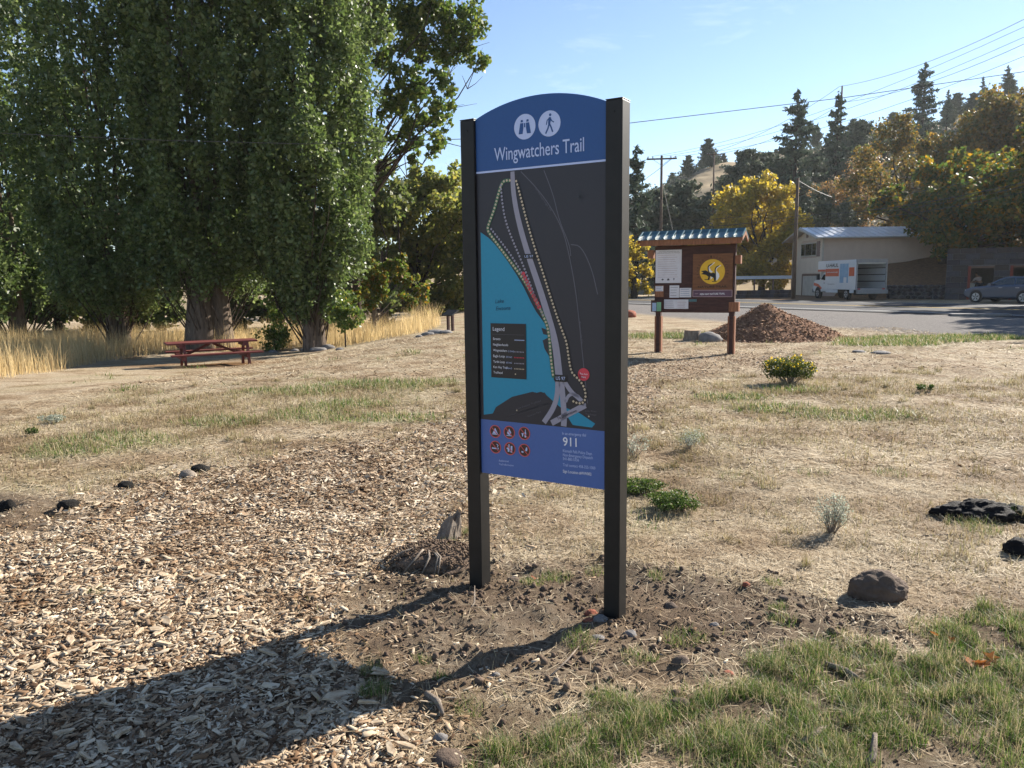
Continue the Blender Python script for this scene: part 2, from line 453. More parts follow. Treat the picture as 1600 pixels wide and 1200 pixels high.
def setmask(name, r, g, b):
    a = ground.data.color_attributes.new(name, 'FLOAT_COLOR', 'POINT')
    a.data.foreach_set('color', np.stack([r, g, b, np.ones_like(r)], -1).astype(np.float32).ravel())
setmask('mask_a', pmb * (1 - 0.85 * dmb), dmb * (0.75 + 0.5 * fbm(GX * 3, GY * 3, s=71)).clip(0, 1), grn)
setmask('mask_b', blur(grm, 1), lit, np.zeros_like(lit))
def gtop(x, y):
    """height of the built ground sheet (bilinear)"""
    x = np.asarray(x, float); y = np.asarray(y, float)
    i = np.clip(np.searchsorted(gx, x) - 1, 0, W_ - 2); j = np.clip(np.searchsorted(gy, y) - 1, 0, H_ - 2)
    u = (x - gx[i]) / (gx[i + 1] - gx[i]); v = (y - gy[j]) / (gy[j + 1] - gy[j])
    return GZ[j, i] * (1 - u) * (1 - v) + GZ[j, i + 1] * u * (1 - v) + GZ[j + 1, i] * (1 - u) * v + GZ[j + 1, i + 1] * u * v
def onground(px, py, sink=0.0):
    p = G(px, py); return Vector((p.x, p.y, float(gtop(p.x, p.y)) - sink))

# ---- wood chip path: real chips, the largest as pieces of their own
MAT_CHIP = leafmat('wood_chip', [(0.11, 0.066, 0.038), (0.23, 0.145, 0.085), (0.35, 0.24, 0.15), (0.45, 0.34, 0.225), (0.58, 0.475, 0.34), (0.27, 0.20, 0.14), (0.70, 0.61, 0.47), (0.62, 0.51, 0.37)], transl=0.0, rough=0.85, spec=0.15, patch=(2.2, (0.52, 0.44, 0.37)))
path = tag(thing('wood_chip_path', (0, 0, 0)), kind='structure')
CH_V = np.array([(-.5, -.5, 0), (.42, -.5, 0), (.5, .38, 0), (-.36, .5, 0), (-.46, -.42, 1), (.4, -.5, .8), (.44, .3, 1), (-.3, .46, .7)])
CH_F = [(4, 5, 6, 7), (0, 1, 5, 4), (1, 2, 6, 5), (2, 3, 7, 6), (3, 0, 4, 7)]
def sample(n, x0, x1, y0, y1, test, over=6):
    x = rng.uniform(x0, x1, n * over); y = rng.uniform(y0, y1, n * over)
    k = np.nonzero(test(x, y))[0][:n]
    return x[k], y[k]
def visible(x, y, marg=0.25):
    return (np.abs(x) < 0.72 * y + marg) & (y > 1.9)
def chips(name, n, y0, y1, lmin, lmax, parent, thin=1.0, xlim=(-7, 6), test=None, far=False):
    x, y = sample(n, xlim[0], xlim[1], y0, y1, test or (lambda a, b: m_path_soft(a, b) & visible(a, b, 0.9) & (rng.random(len(a)) > 0.8 * m_dirt(a, b))), 8)
    n = len(x)
    l = lmin + (lmax - lmin) * rng.beta(1.1, 4.6, n); w = l * rng.uniform(0.10, 0.38, n) * thin; h = np.minimum(w, 0.02) * rng.uniform(0.12, 0.35, n)
    z = gtop(x, y) + rng.uniform(-0.002, 0.014, n)
    return scatter(name, CH_V[4:] if far else CH_V, [(0, 1, 2, 3)] if far else CH_F, np.stack([x, y, z], 1), rand_rot(n, 0.3 if far else 0.19), np.stack([l, w, h], 1), MAT_CHIP, parent)
tag(chips('wood_chips', 38000, 1.95, 5.2, 0.016, 0.098, path), kind='stuff')
tag(chips('wood_fines', 30000, 1.95, 5.2, 0.008, 0.045, path, far=True), kind='stuff')
tag(chips('wood_chips', 34000, 5.0, 9.5, 0.025, 0.12, path, far=True), kind='stuff')
tag(chips('wood_chips', 14000, 9.0, 19, 0.04, 0.11, path, far=True), kind='stuff')
fringe = lambda a, b: (m_dirt(a, b) | (inpoly(a + 0.45 * fbm(a, b, s=5), b - 0.3, PATH))) & ~m_path(a, b) & visible(a, b, 0.5) & (vnoise(a * 3, b * 3, s=77) > 0.45)
tag(chips('wood_chips', 2200, 2.2, 6.0, 0.012, 0.07, path, test=fringe), kind='stuff')
chip_meshes = []
for k in range(12):
    bmx = MB()
    n_ = 5
    top = [(0.5 * math.cos(2 * math.pi * i / n_ + random.uniform(-.35, .35)) * random.uniform(.8, 1.15), 0.5 * math.sin(2 * math.pi * i / n_ + random.uniform(-.3, .3)) * random.uniform(.7, 1.1)) for i in range(n_)]
    vs_ = [(a, b, random.uniform(0, .2)) for a, b in top] + [(a * .9, b * .86, 1 + random.uniform(-.35, .2)) for a, b in top]
    bmx.add(vs_, [tuple(range(n_, 2 * n_)), tuple(range(n_ - 1, -1, -1))] + [(i, (i + 1) % n_, (i + 1) % n_ + n_, i + n_) for i in range(n_)])
    o_ = bmx.build('wood_chip', MAT_CHIP, path); chip_meshes.append(o_)
xs_, ys_ = sample(300, -3.2, 1.2, 2.05, 4.4, lambda a, b: m_path(a, b) & visible(a, b, 0.05) & ~m_dirt(a, b), 20)
for k, (a, b) in enumerate(zip(xs_, ys_)):
    o_ = chip_meshes[k] if k < 12 else chip_meshes[k % 12].copy()
    if k >= 12: COL.objects.link(o_); o_.parent = path
    l = random.uniform(0.05, 0.10) * (1.5 if random.random() < 0.12 else 1)
    o_.location = (a, b, float(gtop(a, b)) + random.uniform(0.006, 0.014))
    o_.rotation_euler = (random.gauss(0, .2), random.gauss(0, .14), random.uniform(0, 6.28))
    o_.scale = (l, l * random.uniform(0.2, 0.5), random.uniform(0.004, 0.012))

# ---- straw litter, stubble, green grass
MAT_STRAW = leafmat('straw', [(0.22, 0.16, 0.095), (0.40, 0.31, 0.19), (0.55, 0.455, 0.31), (0.66, 0.57, 0.41), (0.50, 0.40, 0.27)], transl=0.12, rough=0.7, spec=0.2, gain=1.2, patch=(1.1, (0.56, 0.48, 0.42)))
MAT_GRASS = leafmat('green_grass', [(0.035, 0.072, 0.012), (0.06, 0.115, 0.02), (0.09, 0.155, 0.028), (0.14, 0.20, 0.045), (0.22, 0.21, 0.09), (0.36, 0.29, 0.17), (0.44, 0.36, 0.22)], transl=0.36, rough=0.5, spec=0.3, gain=1.4)
MAT_STUB = leafmat('stubble', [(0.24, 0.19, 0.10), (0.42, 0.34, 0.20), (0.56, 0.47, 0.31), (0.25, 0.25, 0.10), (0.46, 0.37, 0.24)], transl=0.3, rough=0.7, spec=0.2, gain=1.2, patch=(1.1, (0.6, 0.55, 0.48)))
ST_V = np.array([(-.5, -.5, 0), (0, -.5, .06), (.5, -.35, 0), (.5, .35, 0), (0, .5, .06), (-.5, .5, 0)])
ST_F = [(0, 1, 4, 5), (1, 2, 3, 4)]
ST_V1 = np.array([(-.5, -.5, 0), (.5, -.4, 0), (.5, .4, 0), (-.5, .5, 0)])
def straw(n, y0, y1, l0, l1, w, test):
    fr = True
    x, y = sample(n, -7, 12, y0, y1, test, 7); n = len(x)
    l = rng.uniform(l0, l1, n); ww = w * rng.uniform(.6, 1.4, n)
    pos = np.stack([x, y, gtop(x, y) + rng.uniform(0.002, 0.014, n)], 1)
    return tag(scatter('straw_litter', ST_V1 if fr else ST_V, [(0, 1, 2, 3)] if fr else ST_F, pos, rand_rot(n, 0.16), np.stack([l, ww, l], 1), MAT_STRAW), 'loose dry straw lying over the bleached lawn', 'straw', kind='stuff')
dry = lambda a, b: (~m_path_soft(a, b)) & visible(a, b, 0.4) & (rng.random(len(a)) > 0.88 * m_dirt_soft(a, b)) & (rng.random(len(a)) > 0.85 * m_lawn(a, b))
straw(40000, 2.3, 6.0, 0.02, 0.09, 0.0028, dry)
straw(52000, 6.0, 13.0, 0.05, 0.16, 0.006, dry)
straw(26000, 13.0, 24.0, 0.10, 0.30, 0.013, dry)
def tuft_points(cx, cy, rad, n):
    a = rng.uniform(0, 2 * np.pi, n); r = rad * np.sqrt(rng.random(n))
    x = cx + r * np.cos(a); y = cy + r * np.sin(a)
    return np.stack([x, y, gtop(x, y) - 0.004], 1)
# stubble over the dry ground
x, y = sample(34000, -6, 9, 2.6, 12, lambda a, b: dry(a, b) & (vnoise(a * 1.6, b * 1.6, s=81) > 0.36), 9)
n = len(x)
tag(blades('dry_stubble', np.stack([x, y, gtop(x, y) - 0.004], 1), rng.uniform(.012, .05, n) * (1 + y / 14), .0035 * (1 + y / 6), 0.9, MAT_STUB, seg=1), 'short dry grass stubble standing in the bleached lawn', 'grass', kind='stuff')
# tussocks of longer dead grass break up the lawn
P_ = []; Hh = []
x, y = sample(240, -6, 8, 3.4, 13, lambda a, b: dry(a, b) & (vnoise(a * .8, b * .8, s=87) > .42), 14)
for a, b in zip(x, y):
    k = int(rng.integers(30, 80)); P_.append(tuft_points(a, b, rng.uniform(.04, .16), k)); Hh.append(rng.uniform(.03, .10, k) * rng.uniform(.5, 1.3))
P_ = np.concatenate(P_); Hh = np.concatenate(Hh)
tag(blades('dry_tussocks', P_, Hh, .004 + .0005 * P_[:, 1], 0.9, MAT_STUB, seg=2), 'tussocks of longer dead grass in the bleached lawn', 'grass', kind='stuff')
# mid-ground green flushes
x, y = sample(26000, -9, 13, 4.5, 22, lambda a, b: ~m_path(a, b) & visible(a, b) & (m_green(a, b) > 0.25 + 0.5 * rng.random(len(a))), 14)
n = len(x)
tag(blades('green_grass_flush', np.stack([x, y, gtop(x, y) - 0.004], 1), rng.uniform(.02, .06, n) * (1 + y / 16), .004 * (1 + y / 5), 0.8, MAT_GRASS, seg=1), 'low green grass patches in the dry lawn', 'grass', kind='stuff')
# foreground turf: clumps
P_ = []; Hh = []
x, y = sample(520, -1, 4.2, 1.95, 4.6, lambda a, b: m_lawn(a, b) & visible(a, b, 0.3) & (vnoise(a * 3.4, b * 3.4, s=91) > 0.36), 14)
for a, b in zip(x, y):
    k = rng.integers(70, 150); P_.append(tuft_points(a, b, rng.uniform(.03, .085), k)); Hh.append(rng.uniform(.015, .07, k) * rng.uniform(.4, 1.4))
for px, py, nn, rr, hh in [(870, 905, 300, .09, .05), (830, 915, 200, .07, .05), (930, 895, 160, .06, .04), (905, 1005, 260, .08, .05), (1000, 1030, 200, .08, .05), (580, 1050, 160, .05, .06), (585, 1085, 260, .06, .06), (690, 1060, 120, .04, .04), (660, 1030, 90, .04, .04),
                           (1025, 905, 180, .05, .04), (1205, 912, 200, .06, .04), (1215, 955, 160, .05, .04), (1220, 975, 200, .07, .05), (1070, 1000, 300, .1, .05), (1330, 1005, 260, .1, .05), (1460, 985, 320, .12, .06), (1240, 1025, 260, .1, .05), (945, 1095, 260, .08, .06),
                           (150, 925, 120, .06, .04), (1080, 690, 160, .16, .12), (1085, 685, 160, .1, .14), (1270, 740, 160, .14, .06), (1160, 745, 160, .2, .06), (1390, 740, 160, .15, .07), (1535, 830, 200, .12, .09), (1500, 820, 140, .1, .08), (1590, 812, 260, .08, .12), (700, 850, 160, .05, .06), (735, 835, 160, .05, .07)]:
    c = G(px, py); k = nn; P_.append(tuft_points(c.x, c.y, rr, k)); Hh.append(rng.uniform(.4, 1.15, k) * hh)
P_ = np.concatenate(P_); Hh = np.concatenate(Hh)
tag(blades('green_grass', P_, Hh, np.full(len(P_), .0028), 0.8, MAT_GRASS, seg=2), 'green and straw coloured grass tufts on the dark soil', 'grass', kind='stuff')
# soil crumbs round the posts
MAT_SOIL = M('soil', (0.20, 0.145, 0.105), (0.09, 0.062, 0.046), scale=9, rough=0.95, bump=0.6, bscale=60, spec=0.1)
x, y = sample(7500, -2, 3.6, 2.0, 4.8, lambda a, b: (m_dirt_soft(a, b) | m_lawn(a, b)) & visible(a, b), 12); n = len(x)
OC_V = np.array([(1, 0, 0), (0, 1, 0), (-1, 0, 0), (0, -1, 0), (0, 0, .8), (0, 0, -.8)]) * .5
OC_F = [(0, 1, 4), (1, 2, 4), (2, 3, 4), (3, 0, 4), (1, 0, 5), (2, 1, 5), (3, 2, 5), (0, 3, 5)]
s_ = .006 + .03 * rng.beta(1, 7, n)
tag(scatter('soil_crumbs', OC_V, OC_F, np.stack([x, y, gtop(x, y) + s_ * .15], 1), rand_rot(n), np.stack([s_, s_ * rng.uniform(.6, 1, n), s_ * rng.uniform(.5, 1, n)], 1), MAT_SOIL), 'loose dark soil crumbs around the sign posts', 'soil', kind='stuff')

x, y = sample(700, -2, 3.4, 2.1, 4.8, lambda a, b: m_dirt_soft(a, b) & visible(a, b) & (vnoise(a * 4, b * 4, s=85) > .42), 14); n = len(x)
bmc = bmesh.new(); bmesh.ops.create_icosphere(bmc, subdivisions=1, radius=.5); CL_V = np.array([v.co[:] for v in bmc.verts]); CL_F = [tuple(v.index for v in f.verts) for f in bmc.faces]; bmc.free()
CL_V = CL_V * (1 + .5 * (rng.random((len(CL_V), 1)) - .5)); s_ = .016 + .045 * rng.beta(1, 4, n)
tag(scatter('soil_clods', CL_V, CL_F, np.stack([x, y, gtop(x, y) + s_ * .1], 1), rand_rot(n), np.stack([s_, s_ * rng.uniform(.6, 1, n), s_ * rng.uniform(.5, .9, n)], 1), MAT_SOIL), 'rough soil clods on the dug ground around the sign posts', 'soil', kind='stuff')
# dark crumbs, dung and leaf scraps strewn over the dry lawn
x, y = sample(1500, -7, 10, 3.2, 16, lambda a, b: dry(a, b) & (vnoise(a * .9, b * .9, s=83) > 0.5), 12); n = len(x)
s_ = (.010 + .035 * rng.beta(1, 6, n)) * (1 + y / 14)
MAT_SCRAP = leafmat('lawn_scraps', [(.03, .022, .016), (.07, .045, .03), (.14, .09, .055), (.22, .12, .06), (.05, .04, .03)], transl=0, rough=.95, spec=.1)
tag(scatter('lawn_scraps', OC_V, OC_F, np.stack([x, y, gtop(x, y) + s_ * .12], 1), rand_rot(n), np.stack([s_, s_ * rng.uniform(.5, 1, n), s_ * rng.uniform(.3, .7, n)], 1), MAT_SCRAP), 'dark crumbs and leaf scraps strewn over the dry lawn', 'debris', kind='stuff')
# ================================================================== TRAIL SIGN (foreground)
MAT_POST = M('bronze_post_paint', (0.017, 0.0155, 0.0145), (0.010, 0.009, 0.0085), scale=14, rough=0.5, spec=0.3, bump=0.05, bscale=300)
def flat(name, rgb, rough=0.45, spec=0.4):
    m, nt, b = newmat(name)
    f = noise(nt, 60, 3); c = lin(rgb)
    col = ramp(nt, [(0.3, tuple(v * 0.94 for v in c[:3])), (0.7, c[:3])], f)
    nt.links.new(col, b.inputs['Base Color']); b.inputs['Roughness'].default_value = rough; b.inputs['Specular IOR Level'].default_value = spec
    return m
P_HEAD = flat('print_blue', (36, 78, 138)); P_FOOT = flat('print_periwinkle', (74, 102, 164)); P_MAP = flat('print_charcoal', (46, 44, 52)); P_LAKE = flat('print_teal', (34, 138, 172))
P_WHITE = flat('print_white', (228, 228, 238)); P_PALE = flat('print_pale_blue', (186, 200, 238)); P_ROAD = flat('print_grey', (150, 147, 162)); P_DOT = flat('print_cream', (196, 178, 152)); P_RED = flat('print_red', (205, 62, 78)); P_DARK = flat('print_dark', (38, 34, 36))
P_GREEN = flat('print_green', (60, 105, 75)); P_ORANGE = flat('print_orange', (205, 120, 60)); P_RING = flat('print_ring', (205, 92, 88)); P_FAINT = flat('print_faint', (92, 90, 100)); P_SHORE = flat('print_shore', (48, 50, 58))
LC = G(753, 922); RC = G(967, 972)
LC.z = RC.z = 0
D_ = (RC - LC).length
ang = math.atan2(RC.y - LC.y, RC.x - LC.x)
PW, PD, PH = 0.080, 0.088, 2.375
sign = thing('trail_sign', (LC.x, LC.y, 0), ang, 'tall dark-posted trail sign with arched blue header and map panel', 'sign')
def post(x0):
    m = MB(); m.box(x0, x0 + PW, 0, PD, -0.25, PH)
    o = m.build('post', MAT_POST, sign, bevel=0.004)
    c = MB(); c.box(x0 - .001, x0 + PW + .001, -.001, PD + .001, PH + .0005, PH + .005)
    c.build('cap', MAT_POST, o, bevel=0.002)
    s = MB()
    s.tube([(x0 + PW / 2, -.0025, PH - .05), (x0 + PW / 2, .002, PH - .05)], .005, 10)
    s.build('bolt', MAT_POST, o)
post(-PW); post(D_ - PW)
WP = D_ - PW                       # clear width between the posts
PANEL_Y = 0.016
tdir = Vector((math.cos(ang), math.sin(ang), 0)); ndir = Vector((math.sin(ang), -math.cos(ang), 0))   # ndir: towards the viewer
p0 = Vector((LC.x, LC.y, 0)) - ndir * PANEL_Y
def S(px, py):
    """pixel -> (u, z) on the panel face"""
    d = ray(px, py); o = Vector((0, 0, CAM_H))
    t = (p0 - o).dot(ndir) / d.dot(ndir)
    q = o + d * t
    return ((q - p0).dot(tdir), q.z)
def SP(pts): return [S(*p) for p in pts]
Z_BOT = (S(757, 740)[1] + S(938, 763)[1]) / 2
Z_FOOT = (S(754, 656)[1] + S(938, 672)[1]) / 2
Z_LINE = (S(748, 270)[1] + S(938, 251)[1]) / 2
Z_SHO = (S(747, 188)[1] + S(938, 158)[1]) / 2
Z_ARC = S(846, 147)[1]
arc = []
h_ = Z_ARC - Z_SHO; rad = ((WP / 2) ** 2 + h_ ** 2) / (2 * h_)
a0 = math.asin((WP / 2) / rad)
for i in range(25):
    a_ = a0 - 2 * a0 * i / 24
    arc.append((WP / 2 + rad * math.sin(a_), Z_ARC - rad + rad * math.cos(a_)))
def plate(name, poly, mat, y0, y1, parent=sign):
    m = MB(); m.prism(poly, y0, y1); return m.build(name, mat, parent)
e_ = 0.0015
head = plate('header_panel', [(e_, Z_LINE)] + [(WP - e_, Z_LINE)] + [(min(max(u, e_), WP - e_), z) for u, z in arc], P_HEAD, PANEL_Y, PANEL_Y + .012)
mapp = plate('map_panel', [(e_, Z_FOOT), (WP - e_, Z_FOOT), (WP - e_, Z_LINE), (e_, Z_LINE)], P_MAP, PANEL_Y, PANEL_Y + .012)
foot = plate('footer_panel', [(e_, Z_BOT), (WP - e_, Z_BOT), (WP - e_, Z_FOOT), (e_, Z_FOOT)], P_FOOT, PANEL_Y, PANEL_Y + .012)
LAY = 0.0006
class Ink:
    """flat print on a panel, layer k above the face"""
    def __init__(s, y=PANEL_Y): s.mb = MB(); s.y = y
    def poly(s, pts, k=1): s.mb.add([(u, s.y - LAY * k, z) for u, z in pts], [tuple(range(len(pts)))]); return s
    def disc(s, c, r, k=1, n=20, sx=1.0): return s.poly([(c[0] + r * sx * math.cos(2 * math.pi * i / n), c[1] + r * math.sin(2 * math.pi * i / n)) for i in range(n)], k)
    def ring(s, c, r0, r1, k=1, n=24):
        for i in range(n):
            a, b = 2 * math.pi * i / n, 2 * math.pi * (i + 1) / n
            s.poly([(c[0] + r * math.cos(t), c[1] + r * math.sin(t)) for r, t in ((r0, a), (r1, a), (r1, b), (r0, b))], k)
        return s
    def line(s, pts, w, k=1):
        pts = [Vector(p) for p in pts]; n = len(pts); w = w if hasattr(w, '__len__') else [w] * n
        L_, R2 = [], []
        for i, p in enumerate(pts):
            d = (pts[min(i + 1, n - 1)] - pts[max(i - 1, 0)]).normalized(); q = Vector((-d.y, d.x)) * w[i] / 2
            L_.append(p + q); R2.append(p - q)
        for i in range(n - 1): s.poly([L_[i], L_[i + 1], R2[i + 1], R2[i]], k)
        return s
    def dots(s, pts, r, step, k=1, n=10):
        pts = [Vector(p) for p in pts]; acc = 0.0
        for a, b in zip(pts, pts[1:]):
            l = (b - a).length
            while acc < l: s.disc(a + (b - a) * (acc / l), r, k, n); acc += step
            acc -= l
        return s
    def done(s, name, mat, parent): return s.mb.build(name, mat, parent)
def smooth(pts, it=2):
    for _ in range(it):
        q = [pts[0]]
        for a, b in zip(pts, pts[1:]):
            q += [(a[0] * .75 + b[0] * .25, a[1] * .75 + b[1] * .25), (a[0] * .25 + b[0] * .75, a[1] * .25 + b[1] * .75)]
        pts = q + [pts[-1]]
    return pts
DG = bpy.context.evaluated_depsgraph_get
def text_verts(s, shear=0.0, bold=0.0):
    cu = bpy.data.curves.new('lettering', 'FONT'); cu.body = s; cu.size = 1.0; cu.shear = shear; cu.offset = bold; cu.resolution_u = 3
    o = bpy.data.objects.new('lettering', cu); COL.objects.link(o)
    me = bpy.data.meshes.new_from_object(o.evaluated_get(DG()))
    v = np.array([p.co[:2] for p in me.vertices]); f = [tuple(p.vertices) for p in me.polygons]
    bpy.data.objects.remove(o); bpy.data.curves.remove(cu); bpy.data.meshes.remove(me)
    return v, f
def put_text(s, a, b, h, mat, parent, y=PANEL_Y, k=4, shear=0.0, bold=0.0, name='lettering', frame=None):
    """text fitted between baseline points a and b (u,z) with cap height h"""
    v, f = text_verts(s, shear, bold)
    x0, x1 = v[:, 0].min(), v[:, 0].max()
    a = Vector(a); b = Vector(b); d = (b - a); L_ = d.length; d.normalize(); q = Vector((-d.y, d.x))
    sx = L_ / (x1 - x0); sy = h / 0.70
    vs_ = [((a + d * ((p[0] - x0) * sx) + q * (p[1] * sy))) for p in v]
    m = MB(); m.add([(p[0], y - LAY * k, p[1]) for p in vs_], f)
    o = m.build(name, mat, parent)
    # keep letters facing out
    return o
# header
Ink().poly([(e_, Z_LINE - .005), (WP - e_, Z_LINE - .005), (WP - e_, Z_LINE + .004), (e_, Z_LINE + .004)], 2).done('divider_line', P_PALE, head)
put_text('Wingwatchers Trail', S(773, 252), S(913, 236), .062, P_PALE, head, bold=0.004)
c1, c2 = S(820, 198), S(858.5, 193); rI = abs(S(820, 178)[1] - S(820, 218)[1]) / 2
Ink().disc(c1, rI, 1, 32).done('binocular_disc', P_PALE, head)
Ink().disc(c2, rI, 1, 32).done('walker_disc', P_PALE, head)
q = rI
ik = Ink()
for sx in (-1, 1):
    ik.poly([(c1[0] + sx * .12 * q, c1[1] + .30 * q), (c1[0] + sx * .42 * q, c1[1] + .30 * q), (c1[0] + sx * .58 * q, c1[1] - .55 * q), (c1[0] + sx * .20 * q, c1[1] - .55 * q), (c1[0] + sx * .12 * q, c1[1] - .1 * q)][::sx], 2)
    ik.poly([(c1[0] + sx * .15 * q, c1[1] + .37 * q), (c1[0] + sx * .38 * q, c1[1] + .37 * q), (c1[0] + sx * .36 * q, c1[1] + .55 * q), (c1[0] + sx * .18 * q, c1[1] + .55 * q)][::sx], 2)
ik.poly([(c1[0] - .06 * q, c1[1] - .05 * q), (c1[0] + .06 * q, c1[1] - .05 * q), (c1[0] + .06 * q, c1[1] + .28 * q), (c1[0] - .06 * q, c1[1] + .28 * q)], 2)
ik.done('binocular_pictogram', P_HEAD, head)
def walker(ik, c, q, k=2):
    W = lambda x, y: (c[0] + x * q, c[1] + y * q)
    ik.disc(W(.08, .66), .11 * q, k, 16)
    ik.line([W(.06, .48), W(.02, .25), W(-.02, -.02)], [.20 * q, .24 * q, .20 * q], k)
    ik.line([W(-.02, .0), W(-.12, -.35), W(-.34, -.75)], .13 * q, k)
    ik.line([W(.0, .0), W(.16, -.30), W(.30, -.68)], .13 * q, k)
    ik.line([W(.02, .44), W(-.20, .25), W(-.27, -.08)], .09 * q, k)
    ik.line([W(.08, .42), W(.22, .18), W(.42, .06)], .09 * q, k)
ik = Ink(); walker(ik, c2, q); ik.done('walker_pictogram', P_HEAD, head)
# map: lake, land, roads, dotted trails
lake = SP([(751, 362), (768, 374), (790, 402), (815, 440), (835, 482), (848, 500), (862, 520), (866, 545), (866, 575), (866, 594), (873, 610), (878, 635), (905, 645), (930, 662), (925, 668), (895, 664), (880, 640), (866, 628), (850, 614), (845, 612), (838, 614), (832, 612), (800, 620), (775, 636), (770, 646), (756, 648)])
lake = [(max(u, e_ + .001), z) for u, z in lake]
lk = Ink().poly(lake, 1).done('lake_print', P_LAKE, mapp)
Ink().line(smooth(lake[:10], 1), .004, 2).done('shore_line', P_SHORE, lk)
land = SP([(757, 648), (770, 646), (785, 634), (806, 622), (826, 615), (837, 613), (842, 616), (851, 613), (860, 626), (874, 636), (886, 648), (886, 666), (757, 656)])
Ink().poly([(max(u, e_ + .001), max(z, Z_FOOT + .001)) for u, z in land], 2).done('park_print', P_MAP, mapp)
Ink().poly(SP([(846, 512), (852, 514), (860, 519), (857, 524), (849, 522)]), 2).done('islet_print', P_MAP, mapp)
Ink().poly(SP([(848, 532), (857, 527), (866, 530), (866, 575), (860, 560), (851, 545)]), 2).done('spit_print', P_MAP, mapp)
hw = smooth(SP([(801, 268), (802, 300), (810, 345), (826, 400), (845, 455), (860, 505), (869, 540), (874, 590)]))
Ink().line(hw, list(np.linspace(.022, .040, len(hw))), 3).done('highway_print', P_ROAD, mapp)
rd = Ink()
for pts, w in [([(872, 592), (871, 620), (864, 640), (850, 660)], .026), ([(877, 592), (880, 625), (882, 650), (881, 666)], .030), ([(880, 592), (892, 612), (905, 622), (912, 630), (913, 634)], .022), ([(884, 628), (888, 618), (896, 615), (905, 620)], .016), ([(915, 633), (890, 646), (862, 661)], .028)]:
    rd.line(smooth(SP(pts)), w, 3)
rd.done('ramp_print', P_ROAD, mapp)
for pts in [[(814, 268), (840, 295), (862, 325), (880, 360), (890, 400), (900, 455), (907, 520), (914, 590), (918, 630)], [(850, 266), (865, 305), (874, 345), (890, 382), (892, 400)], [(892, 382), (908, 384), (925, 420), (934, 460)], [(795, 650), (840, 635), (858, 630)]]:
    Ink().line(smooth(SP(pts)), .0045, 2).done('street_print', P_FAINT, mapp)
def trail(pts, mat, r=.0058, step=.017, under=None):
    p = smooth(SP(pts))
    if under: Ink().line(p, .017, 4).done('trail_underline', under, mapp)
    Ink().dots(p, r, step, 5).done('dotted_trail', mat, mapp)
trail([(797, 282), (788, 282), (783, 290), (780, 300), (772, 330), (762, 355), (763, 362), (775, 378), (790, 398), (805, 418), (822, 442), (838, 470), (848, 490), (856, 510), (859, 530), (861, 560), (865, 590)], P_DOT, under=P_GREEN)
trail([(783, 290), (785, 315), (790, 345), (800, 372), (812, 400), (822, 425), (832, 452), (842, 478), (850, 495)], P_ROAD)
trail([(768, 358), (785, 380), (800, 400), (818, 430), (834, 460)], P_ROAD)
trail([(818, 428), (826, 446), (838, 470), (843, 480)], P_RED, r=.011, step=.02)
trail([(807, 283), (812, 300), (822, 340), (835, 385), (850, 430), (864, 475), (878, 515), (886, 535), (889, 560), (893, 582), (902, 590), (911, 600), (916, 615), (914, 628), (905, 631), (894, 626)], P_DOT, under=P_DARK)
# you-are-here balloon
yh = Ink(); cy_ = S(912.5, 585); yh.disc(cy_, .030, 6, 24); yh.poly([S(905, 592), S(905, 582), S(914, 591)], 6); yh.done('location_balloon', P_RED, mapp)
put_text('You Are', S(906.5, 585), S(918.5, 586), .009, P_WHITE, mapp, k=8); put_text('Here', S(909, 590), S(916, 590.6), .009, P_WHITE, mapp, k=8)
# highway shields
for (a, b) in (((818, 397), (836, 404)), ((867, 585), (886, 597))):
    u0, z1 = S(*a); u1, z0 = S(*b)
    Ink().poly([(u0, z0), (u1, z0), (u1, z1), (u0, z1)], 6).done('highway_shield', P_DARK, mapp)
    put_text('US 97', (u0 + .008, z0 + (z1 - z0) * .25), (u1 - .008, z0 + (z1 - z0) * .25), (z1 - z0) * .5, P_PALE, mapp, k=8)
P_TEALTXT = flat('print_deep_teal', (12, 70, 100))
put_text('Lake', S(774, 474), S(788, 473), .020, P_TEALTXT, mapp, shear=.3); put_text('Ewauna', S(775, 485), S(798, 484), .020, P_TEALTXT, mapp, shear=.3)
put_text('Greensprings Dr', S(836, 294), S(861, 331), .010, P_FAINT, mapp); put_text('Riverside Dr', S(905, 503), S(909, 538), .010, P_FAINT, mapp)
put_text('To Downtown', S(872, 656), S(902, 643), .014, P_DARK, mapp, k=6)
put_text('Lake Ewauna Trailhead', S(808, 640), S(846, 627), .009, P_FAINT, mapp, k=6); put_text('Veterans Park', S(825, 652), S(846, 644), .009, P_FAINT, mapp, k=6)
put_text('Link River', S(915, 643), S(933, 644), .009, P_FAINT, mapp, k=6); put_text('Trailhead', S(915, 648), S(932, 649.5), .009, P_FAINT, mapp, k=6)
for c in ((920.5, 650.5), (808, 641)): Ink().disc(S(*c), .004, 6, 8).done('trailhead_dot', P_DOT, mapp)
# compass rose
cr = Ink(); cc = S(907, 307)
for i in range(8):
    a = math.pi / 4 * i; l = .035 if i % 2 == 0 else .02
    cr.poly([(cc[0] + l * math.cos(a), cc[1] + l * math.sin(a)), (cc[0] + .005 * math.cos(a + 1), cc[1] + .005 * math.sin(a + 1)), (cc[0] + .005 * math.cos(a - 1), cc[1] + .005 * math.sin(a - 1))], 3)
cr.done('compass_rose', P_SHORE, mapp)
